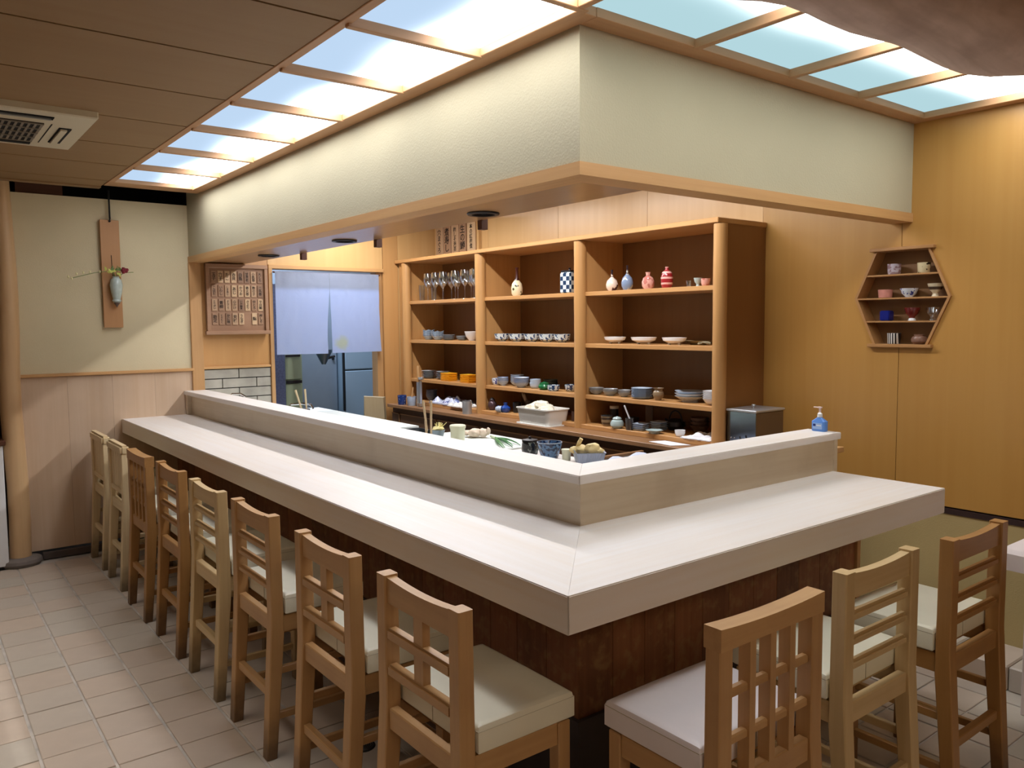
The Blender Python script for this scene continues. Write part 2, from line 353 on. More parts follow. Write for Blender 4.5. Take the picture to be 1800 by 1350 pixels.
obj('door_lintel', B(XD0-.03, 2.075, L-.015, L+.12, 1.98, 2.01, .002), M['trim_x'], wl)
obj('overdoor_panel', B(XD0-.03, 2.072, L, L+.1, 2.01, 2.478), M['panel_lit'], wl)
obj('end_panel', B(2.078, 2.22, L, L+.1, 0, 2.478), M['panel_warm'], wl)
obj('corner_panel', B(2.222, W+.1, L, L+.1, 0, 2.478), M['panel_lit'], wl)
obj('header', B(-3.2, W+.1, L+.02, L+.12, 2.52, 2.7), M['darkwood'], wl)
# the bay left of the round post
obj('alcove_plaster', B(-2.0, -.70, L, L+.1, 2.19, 2.45), M['plaster'], wl)
obj('alcove_lintel', B(-2.0, -.655, L-.03, L+.1, 2.15, 2.19), M['trim_x'], wl)
obj('alcove_back', B(-2.0, -.60, L+.5, L+.55, 0, 2.3), M['darkwood'], wl)
obj('alcove_side', B(-.62, -.60, L+.1, L+.5, 0, 2.3), M['darkwood'], wl)
obj('far_left_plaster', B(-3.2, -2.0, L, L+.1, 0, 2.7), M['plaster'], wl)
c = obj('round_post', tube(mbm(), [(-.648+.008*math.sin(i*1.1), L-.03, .045+i*.245) for i in range(11)], [.064,.063,.062,.063,.062,.061,.062,.061,.060,.061,.060], 20), M['log'], sm=True); c['kind'] = 'structure'
c.name = 'trim_1'
fs = mbm(); lathe(fs, [(0,0),(.10,0),(.112,.02),(.108,.04),(.09,.052),(0,.052)], 18, c=(-.648, L-.05, 0), sx=1.1)
o = structm('trim_2', fs, M['stone']); smooth(o.data)

# alcove cabinet at far left
t = thing('side_cabinet', 'white-sided low cabinet with a dark top behind the round post', 'cabinet', (-.78, L-.12, 0))
obj('body', B(-.42, .06, 0, .55, .02, .80, .004), M['white'], t); obj('top', B(-.45, .075, -.02, .56, .80, .83, .004), M['darkwood'], t); obj('plinth', B(-.40, .05, .02, .54, 0, .02), M['black'], t)
t = thing('wall_shelf', 'dark wooden shelf of the dim alcove left of the round post', 'shelf', (-.9, L+.2, 0))
for z in (1.05, 1.3, 1.55, 1.8): obj('shelf_board', B(-.5, .27, 0, .29, z, z+.02), M['darkwood'], t)
obj('shelf_side', B(-.52, -.5, 0, .29, .9, 2.1), M['darkwood'], t)
for k, (z, rr) in enumerate([(1.07, .06), (1.07, .05), (1.32, .06)]):
    t = obj('dish', lathe(mbm(), [(0,0),(rr*.5,0),(rr,.035),(rr*.95,.035),(rr*.45,.008),(0,.008)], 16), [M['white'], M['steel'], M['white']][k], loc=(-.73-.17*(k == 1), L+.28, z), sm=True)
    tag(t, ['white dish on the lowest alcove shelf near the round post', 'steel dish on the lowest alcove shelf, further in', 'white dish on the second alcove shelf'][k], 'dish')

# ------------------------------------------------------------ shelf wall (plane x = W)
wb = struct('wall_back')
seams = [-3.2, -1.3, -.38, .537, 1.311, 2.172, 3.037, 3.9, L+.02]
HXY, HXZ = .53, 1.65
def hexedge(y):   # half height of the recess at y
    d = abs(y-HXY); return .226 if d <= .128 else .226*(.226-d)/(.226-.128)
for a, b in zip(seams, seams[1:]):
    if abs(b-.537) < .01:
        pts = [(a,.675),(b-.0015,.675),(b-.0015,HXZ-.226),(HXY-.128,HXZ-.226),(HXY-.226,HXZ),(HXY-.128,HXZ+.226),(b-.0015,HXZ+.226),(b-.0015,2.62),(a,2.62)]
        bm = mbm(); prism(bm, pts, 'x', W, W+.09); obj('wall_panel', bm, M['panel'], wb); continue
    if abs(a-.537) < .01:
        pts = [(b,.675),(b,2.62),(a+.0015,2.62),(a+.0015,HXZ+.226),(HXY+.128,HXZ+.226),(HXY+.226,HXZ),(HXY+.128,HXZ-.226),(a+.0015,HXZ-.226),(a+.0015,.675)]
        bm = mbm(); prism(bm, pts, 'x', W, W+.09); obj('wall_panel', bm, M['panel'], wb); continue
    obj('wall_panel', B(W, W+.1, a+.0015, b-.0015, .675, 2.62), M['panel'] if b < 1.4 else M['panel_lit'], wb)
obj('panel_backing', B(W+.088, W+.12, -3.2, L+.1, .5, 2.7), M['void'], wb)
obj('shadow_gap', B(W+.02, W+.1, -3.2, 2, .64, .675), M['void'], wb)
obj('gap_rail', B(W-.004, W+.1, -3.2, 2, .642, .668), mat('dark_rail', (52,34,30), .6), wb)
obj('lower_plaster', B(W, W+.1, -3.2, L, 0, .642), M['plaster_low'], wb)
step = struct('trim_3')
for k in range(16):
    obj('step_slab', B(2.36, W, -2.9+k*.235, -2.9+(k+1)*.235-.004, .0, .105, .006), TILES[k % 5], step)

# walls behind the photographer
structm('wall_right', B(-3.3, W+.1, -3.3, -3.2, 0, 2.7), M['ceil'])
structm('wall_near', B(-3.3, -3.2, -3.2, L+.1, 0, 2.7), M['ceil'])

# ------------------------------------------------------------ hanging wall (soffit) over the counter
hw = struct('wall_hanging')
bm = mbm(); prism(bm, [(S,L),(S,S),(W,S),(W,S+.10),(S+.10,S+.10),(S+.10,L)], 'z', ZB, ZT+.12); obj('plaster', bm, M['plaster_h'], hw)
Q = .008
bm = mbm(); prism(bm, [(S-Q,L),(S-Q,S-Q),(S+.095,S+.095),(S+.095,L)], 'z', ZB2, ZB); obj('fascia_board', bm, M['trim_y'], hw)
bm = mbm(); prism(bm, [(S-Q,S-Q),(W,S-Q),(W,S+.095),(S+.095,S+.095)], 'z', ZB2, ZB); obj('fascia_board', bm, M['trim_x'], hw)
obj('underside_panel', B(S+.095, .905, S+.11, L, ZB2+.006, ZB2+.02), M['soffit'], hw)
obj('inner_plaster', B(.885, .905, S+.11, L, ZB2+.02, 2.62), M['plaster_h'], hw)
for k, y in enumerate((1.60, 2.592, 3.607)):
    o = obj('hook_block', B(.893, .93, y-.016, y+.016, ZB2-.036, ZB2+.012, .002), M['darkwood'], hw)
obj('kitchen_ceiling', B(.905, W, S+.1, L, 2.62, 2.66), M['plaster'], hw)
for k, y in enumerate((1.404, 2.724, 3.857)):
    t = thing('downlight', ['round recessed downlight nearest the corner of the hanging wall', 'middle round recessed downlight under the hanging wall', 'round recessed downlight nearest the vase wall'][k], 'light', (.775, y, ZB2-.002), 0, 'downlights under the hanging wall')
    obj('trim_ring', lathe(mbm(), [(.048,.010),(.05,.0),(.066,-.001),(.07,.004),(.066,.010)], 24), M['black'], t, sm=True)
    obj('lamp_glass', lathe(mbm(), [(0,.0075),(.049,.0075),(.049,.010),(0,.010)], 20), mat('dark_lens', (40,46,60), .1, coat=1), t, sm=True)

# ------------------------------------------------------------ ceiling: dark boards and the L of lit panels
ce = struct('ceiling')
OX, OY = -.075, -.15     # outer edges of the lit strip
ribs_y = [.405, .925, 1.455, 1.995, 2.54, 3.12, 3.69, 4.26]
ribs_x = [.405, .957, 1.50, 1.99, 2.53]
ZG = 2.468
edges = [-3.2, -2.45, -1.9, -1.35, -.8, -.26, .14, .405] + ribs_y[1:-1] + [4.26, 4.50]
edges = sorted(set(edges))
for a, b in zip(edges, edges[1:]):
    x1 = OX - .022
    if b <= -.1: x1 = W if b < -.2 else OX-.022
    if a >= -.27 and b <= .41: x1 = OX - .022
    obj('ceiling_board', B(-3.2, x1, a+.006, b-.006, ZG-.002, ZG+.02), M['ceil'], ce)
obj('ceiling_board', B(OX-.022, W, -.254, OY-.022, ZG-.002, ZG+.02), M['ceil'], ce)
obj('ceiling_edge', B(-3.2, OX-.02, 4.50, 4.56, ZG-.012, ZG+.03, .003), M['ceil'], ce)
obj('ceiling_backing', B(-3.25, W+.1, -3.25, L+.3, 2.62, 2.66), M['void'], ce)
obj('ceiling_backing', B(-3.2, OX-.03, -3.2, 4.5, ZG+.021, ZG+.03), M['void'], ce)

t = thing('ceiling_grid', 'L-shaped lattice of light wooden ribs framing the lit ceiling panels', 'ceiling frame', (0,0,0))
def P(nm, m, *a): obj(nm, B(*a, .002), m, t)
P('frame_rail', M['grid_y'], .418, S+.0, .495-.075, 4.30, ZG-.012, ZG+.03)
P('frame_rail', M['grid_y'], OX-.022, OX+.012, OY-.02, 4.30, ZG-.006, ZG+.03)
P('frame_rail', M['grid_x'], S, W, .418, S, ZG-.012, ZG+.03)
P('frame_rail', M['grid_x'], OX-.022, W, OY-.022, OY+.012, ZG-.006, ZG+.03)
P('frame_rail', M['grid_x'], OX-.022, S, 4.26, 4.42, ZG-.008, ZG+.03)
P('frame_rail', M['grid_y'], 2.545, W, OY, .42, ZG-.012, ZG+.03)
for y in ribs_y[:-1]: P('rib', M['grid_x'], OX, .425 if y > .5 else .44, y-.013, y+.013, ZG-.016, ZG+.016)
for x in ribs_x[:-1]: P('rib', M['grid_y'], x-.013, x+.013, OY, .425 if x > .5 else .39, ZG-.016, ZG+.016)
ZP = ZG+.017
def lp(label, m, *a):
    o = obj('light_panel', B(*a, ZP, ZP+.004), m); tag(o, label, 'light panel', 'lit ceiling panels'); return o
ys = [.405] + ribs_y[1:]
for k, (a, b) in enumerate(zip(ys, ys[1:])):
    lp('backlit white ceiling panel beside the dark boards, %s counted from the corner over the counter' % ORD[k], M['diff_l'], OX-.01, .43, a, b)
lp('backlit square ceiling panel outside the corner of the hanging wall', M['diff_l'], OX-.01, .405, OY, .405)
xs = ribs_x
for k, (a, b) in enumerate(zip(xs, xs[1:])):
    lp('backlit bluish ceiling panel toward the shelf wall, %s counted from the corner over the counter' % ORD[k], M['diff_r'], a, b+.02*(k == 3), OY, .43)

# out of sight: kitchen strips, back kitchen lamp, and two added fill lamps
def area(name, loc, sx, sy, power, rgb, rot=(0,0,0), spread=180):
    l = bpy.data.lights.new(name, 'AREA'); l.shape = 'RECTANGLE'; l.size = sx; l.size_y = sy; l.energy = power; l.color = lin(rgb)
    l.spread = math.radians(spread)
    o = bpy.data.objects.new(name, l); COL.objects.link(o); o.location = loc; o.rotation_euler = rot; return o
for k, y in enumerate((1.55, 2.75, 3.95)):
    t = thing('strip_light', 'fluorescent strip light over the kitchen, %s from the hanging wall corner' % ORD[k], 'light', (1.62, y, 2.50), 0, 'kitchen strip lights')
    obj('housing', B(-.06, .06, -.5, .5, .05, .12, .004), M['white'], t)
    obj('tube', tube(mbm(), [(0,-.48,.03),(0,.48,.03)], .014, 10), mat('strip_tube', (255,250,240), .3, emit=((255,248,238), 3.)), t, sm=True)
    area('strip_lamp', (1.62, y, 2.49), .06, .96, KIT_W, (250,248,250))
area('back_lamp', (1.75, 5.4, 2.55), .9, .12, BACK_W, (205,222,255))
area('front_fill_lamp', (-.6, -2.75, 2.44), 2.6, .5, FRONT_FILL_W, (255,238,216))  # added fill behind the camera, brightens the chair backs and counter edges
area('aisle_fill_lamp', (-1.5, 1.9, 2.44), .5, 4.2, AISLE_FILL_W, (255,246,236), spread=88)  # added fill for the aisle floor, narrowed to stay off the seats

# ------------------------------------------------------------ air conditioner in the ceiling
t = thing('ceiling_air_conditioner', 'cream ceiling cassette air conditioner with black intake grille', 'air conditioner', (-.865, 2.872, 2.435))
IV = mat('ivory_plastic', (206,196,170), .5)
obj('body', B(-.39, .39, -.376, .376, 0, .04, .006), IV, t)
obj('intake_recess', B(-.24, .21, -.17, .24, -.003, .002), M['void'], t)
g = mbm()
for k in range(19): box(g, -.236+k*.0242, -.226+k*.0242, -.165, .235, -.006, -.001)
for k in range(5): box(g, -.24, .21, -.165+k*.1-.003, -.157+k*.1, -.0075, -.001)
o = obj('grille', g, mat('grey_slats', (120,110,96), .5), t)
obj('outlet_louver', B(-.24, .23, -.31, -.262, -.004, .001), M['void'], t); obj('outlet_flap', B(-.23, .22, -.300, -.278, -.010, -.003), M['dsteel'], t)
obj('outlet_louver', B(.275, .325, -.12, .22, -.004, .001), M['void'], t); obj('outlet_flap', B(.282, .308, -.11, .21, -.012, -.003), IV, t)
obj('outlet_louver', B(-.24, .21, .28, .32, -.004, .001), M['void'], t)
obj('panel_gap', B(.238, .242, -.17, .26, -.002, .001), M['void'], t)

# ------------------------------------------------------------ rough log under the ceiling near the photographer
t = mbm(); n = 40; A = Vector((.02, .03, 2.42)); Bv = Vector((2.45, -.90, 2.42))
A = Vector((-.30, -.185, 2.325)); Bv = Vector((2.6, -.72, 2.345)); dirv = (Bv-A).normalized(); sd = Vector((-dirv.y, dirv.x, 0))
rings = []
for i in range(n+1):
    f = i/n; c0 = A.lerp(Bv, f); rr = .118 + .010*math.sin(f*17) + .008*math.sin(f*41+1); ring = []
    for k in range(24):
        a = 2*PI*k/24; q = rr*(1+.06*noise.noise(Vector((f*9, math.cos(a)*1.3, math.sin(a)*1.3))))
        ring.append(t.verts.new(c0 + sd*math.cos(a)*q*1.05 + Vector((0,0,1))*(math.sin(a)*q*.95 + .02*math.sin(f*9))))
    rings.append(ring)
for a, b in zip(rings, rings[1:]):
    for k in range(24): t.faces.new((a[k], a[(k+1) % 24], b[(k+1) % 24], b[k]))
t.faces.new(rings[0]); t.faces.new(rings[-1][::-1]); bmesh.ops.recalc_face_normals(t, faces=t.faces[:])
o = obj('trim_4', t, wood('grey_log', (228,208,200), 'x', dark=.66, rough=.8, fine=36, stain=.5, stain_rgb=(150,128,120), sscale=6), sm=True); o['kind'] = 'structure'
o['label'] = 'rough grey-brown log beam under the ceiling'

# ------------------------------------------------------------ the bar counter
t = thing('bar_counter', 'L-shaped sushi bar counter of pale cypress on a dark board base', 'counter', (0,0,0))
bm = mbm(); prism(bm, [(0,0),(D+.12,D+.12),(D+.12,L),(0,L)], 'z', ZC-T, ZC); bmesh.ops.bevel(bm, geom=[e for e in bm.edges if all(v.co.x < .001 for v in e.verts)], offset=.003, segments=2, affect='EDGES'); obj('countertop', bm, M['counter_y'], t)
bm = mbm(); prism(bm, [(0.0008,0),(R,0),(R,D+.12),(D+.1208,D+.12)], 'z', ZC-T, ZC); bmesh.ops.bevel(bm, geom=[e for e in bm.edges if all(v.co.y < .001 for v in e.verts)], offset=.003, segments=2, affect='EDGES'); obj('countertop', bm, M['counter_x'], t)
nb = 0
y = BB
while y < L-.02:
    y1 = min(y+.150, L); obj('base_board', B(BB, BB+.02, y+.0012, y1-.0012, .34, ZC-T), M['base'], t); y = y1
x = BB+.0
while x < 1.92:
    x1 = min(x+.145, 1.93); obj('base_board', B(x+.0012, x1-.0012, BB-.001, BB+.02, .34, ZC-T), M['base'], t); x = x1
obj('end_post', B(1.93, 1.955, BB-.012, BB+.03, 0, ZC-T), M['trim_z'], t)
obj('end_panel', B(1.93, 1.95, BB+.03, D+.12, 0, ZC-T), M['trim_z'], t)
bm = mbm(); prism(bm, [(BB-.015,L),(BB-.015,BB-.015),(1.93,BB-.015),(1.93,BB+.01),(BB+.01,BB+.01),(BB+.01,L)], 'z', 0, .34); obj('plinth', bm, mat('plinth_tile', (70,64,66), .5, var=.15), t)
obj('foot_rail', B(.20, .235, .55, L-.1, .13, .16), M['bcab'], t)

t = thing('raised_ledge', 'raised pale wooden ledge running along the back of the bar counter', 'ledge', (0,0,0))
bm = mbm(); prism(bm, [(D,D),(D+.03,D+.03),(D+.03,L-.045),(D,L-.045)], 'z', ZC, ZL-.028); obj('ledge_face', bm, M['ledge_y'], t)
bm = mbm(); prism(bm, [(D+.0008,D),(1.925,D),(1.925,D+.03),(D+.0308,D+.03)], 'z', ZC, ZL-.028); obj('ledge_face', bm, M['ledge_x'], t)
i0, i1 = E_, E_+EW
bm = mbm(); prism(bm, [(i0,i0),(i1,i1),(i1,L),(i0,L)], 'z', ZL-.028, ZL); bmesh.ops.bevel(bm, geom=[e for e in bm.edges if all(abs(v.co.x-i0) < .001 for v in e.verts)], offset=.003, segments=2, affect='EDGES'); obj('ledge_top', bm, M['counter_y'], t)
bm = mbm(); prism(bm, [(i0+.0012,i0),(1.915,i0),(1.915,i1),(i1+.0012,i1)], 'z', ZL-.028, ZL); bmesh.ops.bevel(bm, geom=[e for e in bm.edges if all(abs(v.co.y-i0) < .001 for v in e.verts)], offset=.003, segments=2, affect='EDGES'); obj('ledge_top', bm, M['counter_x'], t)
obj('end_stile', B(D-.03, D+.03, L-.045, L-.001, ZC, ZL-.028, .002), M['ledge_y'], t)
obj('end_stile', B(1.925-.0, 1.950, D-.006, D+.04, ZC-.1, ZL-.029, .002), M['ledge_x'], t)
t = thing('side_ledge', 'short low wooden ledge end past the raised ledge by the shelf wall', 'ledge', (2.02, .50, 0))
obj('ledge_top', B(-.05, .055, .0, .20, .962, .985, .002), M['trim_x'], t); obj('post', B(.0, .035, .02, .18, 0, .962, .002), M['wains'], t)

# ------------------------------------------------------------ counter chairs
CH = {}
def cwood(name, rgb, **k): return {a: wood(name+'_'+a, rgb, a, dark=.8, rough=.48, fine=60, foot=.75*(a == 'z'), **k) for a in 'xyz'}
CH['honey'] = cwood('honey_chair_wood', (190,150,100), stain=.35, stain_rgb=(140,98,58), sscale=5)
CH['amber'] = cwood('amber_chair_wood', (172,128,74), stain=.35, stain_rgb=(116,78,42), sscale=5)
CH['pale'] = cwood('pale_chair_wood', (208,182,134), stain=.2, stain_rgb=(160,120,70), sscale=5)
CH['cream'] = cwood('cream_chair_wood', (226,206,164))
MC = {}
def cached(key, fn, m, sm=False):
    if key not in MC:
        bm = fn(); me = bpy.data.meshes.new(key[0]); bm.to_mesh(me); bm.free(); me.materials.append(m)
        if sm: smooth(me)
        MC[key] = me
    return MC[key]
def chair(kind, tone, label, loc, rotz, cush='cushion', hgt=.875, wd=.40):
    """back at local x 0 (sitter looks along +x), feet on z 0"""
    w3 = CH[tone]; hw_ = wd/2; t = thing('counter_chair', label, 'chair', (*loc, 0), rotz, 'chairs along the bar counter')
    def prt(nm, key, fn, ax, sm=False, m=None): return obj(nm, cached((nm, kind, tone, cush, hgt, wd, key), fn, m or w3[ax], sm), None, t)
    top = hgt if kind in ('ladder','pane') else hgt-.052
    for s in (-1, 1):
        def post(s=s):
            bm = mbm(); y0, y1 = sorted((s*hw_, s*(hw_-.046))); k = .032
            pts = [(-k,0),(.006,0),(.045,.45),(.042,top),(0,top),(0,.52)]
            prism(bm, pts, 'y', y0, y1); bmesh.ops.bevel(bm, geom=[e for e in bm.edges if abs(e.verts[0].co.y-e.verts[1].co.y) < 1e-4 and abs(e.verts[0].co.z-e.verts[1].co.z) > .05], offset=.003, segments=1, affect='EDGES'); return bm
        prt('rear_leg', s, post, 'z')
        prt('front_leg', s, lambda s=s: B(.305, .345, min(s*hw_, s*(hw_-.04)), max(s*hw_, s*(hw_-.04)), 0, .512, .003), 'z')
        prt('side_apron', s, lambda s=s: B(.042, .306, min(s*(hw_-.006), s*(hw_-.028)), max(s*(hw_-.006), s*(hw_-.028)), .452, .512, .002), 'x')
        prt('side_stretcher', (s, 1), lambda s=s: B(.02, .31, min(s*(hw_-.010), s*(hw_-.028)), max(s*(hw_-.010), s*(hw_-.028)), .300, .326, .002), 'x')
        prt('side_stretcher', (s, 2), lambda s=s: B(.005, .31, min(s*(hw_-.010), s*(hw_-.028)), max(s*(hw_-.010), s*(hw_-.028)), .135, .161, .002), 'x')
    iw = hw_-.046
    prt('rear_apron', 0, lambda: B(.006, .034, -iw, iw, .450, .510, .003), 'y')
    prt('front_apron', 0, lambda: B(.318, .338, -iw-.006, iw+.006, .452, .512, .002), 'y')
    prt('rear_stretcher', 0, lambda: B(-.006, .018, -iw, iw, .208, .240, .003), 'y')
    prt('front_stretcher', 0, lambda: B(.316, .338, -iw-.006, iw+.006, .185, .215, .003), 'y')
    prt('seat_board', 0, lambda: B(.060, .335, -hw_+.03, hw_-.03, .506, .516), 'y')
    def rail(z0, z1, yw=iw, x0=.008, x1=.034, dip=.009, b=.003):
        bm = mbm(); n = 8; rows = []
        for i in range(n+1):
            y = -yw+2*yw*i/n; d = dip*(1-abs(2*i/n-1)**2); rows.append([bm.verts.new(p) for p in ((x0,y,z0),(x1,y,z0),(x1,y,z1-d),(x0,y,z1-d))])
        for a, c in zip(rows, rows[1:]):
            for k in range(4): bm.faces.new((a[k], a[(k+1)%4], c[(k+1)%4], c[k]))
        bm.faces.new(rows[0][::-1]); bm.faces.new(rows[-1]); bmesh.ops.recalc_face_normals(bm, faces=bm.faces[:])
        return bm
    if kind == 'ladder':
        prt('top_rail', 0, lambda: rail(hgt-.075, hgt-.006), 'y')
        for k, z in enumerate((.733, .664, .596)): prt('back_rail', k, lambda z=z: B(.006, .032, -iw, iw, z, z+.029, .008, 2), 'y', True)
    elif kind == 'pane':
        prt('top_rail', 0, lambda: rail(hgt-.075, hgt-.006), 'y')
        for k, z in enumerate((.700, .600)): prt('back_rail', k, lambda z=z: B(.002, .034, -iw, iw, z, z+.033, .006, 2), 'y', True)
        prt('mullion', 0, lambda: B(.009, .031, -.022, .022, .632, hgt-.074), 'z')
    elif kind == 'lattice':
        prt('top_rail', 0, lambda: rail(top, hgt, hw_, -.002, .046, .008), 'y')
        for k, z in enumerate((.700, .590)): prt('back_rail', k, lambda z=z: B(.010, .030, -iw, iw, z, z+.022, .004), 'y')
        for k in (-1, 0, 1): prt('back_bar', k, lambda k=k: B(.004, .036, k*iw*.5-.011, k*iw*.5+.011, .508, top+.002), 'z')
    elif kind == 'slat':
        prt('top_rail', 0, lambda: B(-.005, .045, -hw_-.004, hw_+.004, top-.004, hgt, .012, 2), 'y', True)
        prt('back_rail', 0, lambda: B(.004, .036, -iw, iw, .560, .590, .003), 'y')
        for k in range(5): prt('back_slat', k, lambda k=k: B(.012, .026, -iw+k*2*iw/5+.003, -iw+(k+1)*2*iw/5-.003, .588, top), 'z')
    def cushion():
        bm = mbm(); G = {}; nx, ny = 14, 16; x0, x1, y0, y1 = .049, .354, -hw_-.005, hw_+.005; r = .014
        def co(t, a, b): return a + (b-a)*t
        T_ = [0, .012, .03, .055, .1, .2, .35, .5, .65, .8, .9, .945, .97, .988, 1]
        for side in (1, 0):
            for i, u in enumerate(T_):
                for j, v in enumerate(T_):
                    ex = min(u, 1-u)*(x1-x0); ey = min(v, 1-v)*(y1-y0); e = min(ex, ey)
                    k = r*(1-math.sqrt(max(0, 1-(1-min(1, e/r))**2))); puff = .006*(4*u*(1-u))**.5*(4*v*(1-v))**.5
                    z = (.588+puff-k) if side else (.516+k*.4); G[side, i, j] = bm.verts.new((co(u, x0, x1), co(v, y0, y1), z))
        n = len(T_)-1
        for side in (1, 0):
            for i in range(n):
                for j in range(n):
                    f = (G[side,i,j], G[side,i+1,j], G[side,i+1,j+1], G[side,i,j+1]); bm.faces.new(f if side else f[::-1])
        rim = [(i, 0) for i in range(n)] + [(n, j) for j in range(n)] + [(i, n) for i in range(n, 0, -1)] + [(0, j) for j in range(n, 0, -1)]
        for p, q in zip(rim, rim[1:]+rim[:1]): bm.faces.new((G[0,p[0],p[1]], G[0,q[0],q[1]], G[1,q[0],q[1]], G[1,p[0],p[1]]))
        bmesh.ops.recalc_face_normals(bm, faces=bm.faces[:])
        return bm
    cu = prt('cushion', cush, cushion, 'x', True, M[cush])
    def piping():
        bm = mbm(); a = hw_+.003
        for z in (.5735,): tube(bm, [(.051,-a-.001,z),(.352,-a-.001,z)], .0014, 5); tube(bm, [(.051,a+.001,z),(.352,a+.001,z)], .0014, 5); tube(bm, [(.0495,-a,z),(.0495,a,z)], .0014, 5)
        tube(bm, [(.0490, 0, .520),(.0490, 0, .574)], .0014, 5); return bm
    s_ = obj('piping', cached(('piping', wd), piping, M['seam']), None, cu)
    return t
xr = -.225
chair('slat', 'cream', 'cream-painted chair with a smooth back, farthest along, next to the vase wall', (xr, 4.34), 0, hgt=.855, wd=.40)
chair('slat', 'cream', 'cream-painted chair with narrow upright slats, second from the vase wall', (xr, 3.81), 0, hgt=.855, wd=.38)
chair('lattice', 'amber', 'brown chair with a grid back, between the cream slatted chair and a ladder-back', (xr-.012, 3.21), 0, hgt=.868)
chair('ladder', 'amber', 'brown ladder-back chair, directly before the paler ladder-back chair', (xr-.006, 2.625), 0)
chair('ladder', 'pale', 'pale ladder-back chair in the middle of the long counter side', (xr, 2.08), 0, hgt=.868)
chair('ladder', 'honey', 'honey-coloured ladder-back chair beside the chair with a four-pane back', (xr, 1.515), 0)
chair('pane', 'honey', 'four-pane back chair, second from the counter corner on the long side', (xr, .89), 0)
chair('pane', 'honey', 'large four-pane back chair with half-shaded seat, nearest the corner on the long side', (xr, .327), 0)
chair('lattice', 'honey', 'chair with a grid back and white seat, nearest the corner on the short side', (.365, -.315), PI/2, 'cushion_w', wd=.405)
chair('ladder', 'pale', 'pale ladder-back chair, middle one of three on the short counter side', (.925, -.285), PI/2)
chair('ladder', 'amber', 'dark amber ladder-back chair, last on the short side, near the white table', (1.472, -.315), PI/2)
# round floor drain under the long side
t = thing('floor_drain', 'round dark patterned metal drain cover in the floor under the counter', 'drain', (.058, 1.20, .0005))
obj('cover', lathe(mbm(), [(0,.003),(.040,.003),(.046,0),(0,0)], 24), mat('drain_metal', (60,60,58), .5, metal=.6), t)
g = mbm()
for k in range(5):
    lathe(g, [(.006+k*.007,.003),(.008+k*.007,.0045),(.010+k*.007,.003)], 20)
obj('pattern', g, M['dsteel'], t)

# ------------------------------------------------------------ back counter and shelf unit
t = thing('back_counter', 'low brown wooden back counter with cabinet doors under the big shelf', 'counter', (0,0,0))
obj('worktop', B(2.055, W, .95, 4.62, .845, .872, .003), M['bcount'], t)
obj('carcass', B(2.10, W, .97, 4.60, .0, .845), M['bcab'], t)
yy = 1.0
while yy < 4.55:
    y1 = min(yy+.575, 4.59); d = obj('door', B(2.082, 2.10, yy+.006, y1-.006, .08, .800, .002), M['bcab'], t)
    obj('door_edge', B(2.078, 2.083, yy+.006, y1-.006, .792, .800), M['bcount'], d)
    obj('door_edge', B(2.078, 2.083, yy+.006, yy+.016, .08, .80), M['bcount'], d); yy = y1
t = thing('display_shelf', 'tall open wooden shelf unit in three bays with round posts on the shelf wall', 'shelf', (0,0,0))
XS = 2.222
obj('back_board', B(W-.018, W-.002, 1.30, 4.66, .872, 2.055), M['shelf_back'], t)
obj('top_board', B(2.185, W-.002, 1.285, 4.68, 2.056, 2.083, .003), M['shelf_y'], t)
posts = [(4.555, .040), (3.475, .040), (2.385, .040), (1.300, .037)]
for y, r in posts:
    obj('round_post', tube(mbm(), [(XS+.005, y, .872+i*.118) for i in range(11)], [r*(1+.02*math.sin(i*1.7+y)) for i in range(11)], 18), M['shelf_z'], t, sm=True)
for y in (3.475, 2.385): obj('divider', B(XS+.02, W-.018, y-.014, y+.014, .872, 2.056), M['shelf_z'], t)
obj('side_panel', B(XS+.01, W-.002, 1.292, 1.318, .872, 2.056), M['shelf_side'], t)
obj('side_panel', B(XS+.01, W-.002, 4.555, 4.585, .872, 2.056), M['shelf_z'], t)
obj('outer_stile', B(XS, XS+.03, 4.60, 4.665, .872, 2.056, .002), M['shelf_z'], t)
obj('outer_stile', B(XS+.03, W-.002, 4.60, 4.665, .872, 2.056), M['shelf_back'], t)
bays = [(1.318, 2.371), (2.399, 3.461), (3.489, 4.555)]
SZ = [1.735, 1.410, 1.085]
for a, b in bays:
    for z in SZ: obj('shelf_board', B(XS+.012, W-.018, a, b, z-.026, z, .002), M['shelf_y'], t)
    obj('bottom_board', B(XS-.02, W-.018, a, b, .872, .900, .002), M['shelf_y'], t)

# ------------------------------------------------------------ small wares: builders
P_BOWL = [(0,0),(.42,0),(.44,.08),(.80,.45),(1,1),(.95,1),(.74,.48),(.36,.16),(0,.14)]
P_CUP = [(0,0),(.62,0),(.80,.12),(.95,.5),(1,1),(.93,1),(.88,.5),(.70,.18),(0,.14)]
P_PLATE = [(0,0),(.52,0),(.55,.25),(1,1),(.97,1),(.5,.42),(0,.40)]
P_FOOTCUP = [(0,0),(.48,0),(.34,.22),(.38,.3),(.78,.55),(1,1),(.93,1),(.70,.6),(0,.40)]
P_BOTTLE = [(0,0),(.62,0),(.90,.12),(1,.30),(.86,.50),(.42,.64),(.20,.72),(.17,.92),(.26,1),(.14,1),(0,.98)]
P_JAR = [(0,0),(.60,0),(.95,.25),(1,.5),(.84,.76),(.62,.84),(.66,1),(.56,1),(.54,.86),(0,.80)]
P_MUG = [(0,0),(.86,0),(.9,.04),(1,1),(.93,1),(.84,.1),(0,.08)]
P_TUMB = [(0,0),(.78,0),(1,1),(.95,1),(.74,.05),(0,.05)]
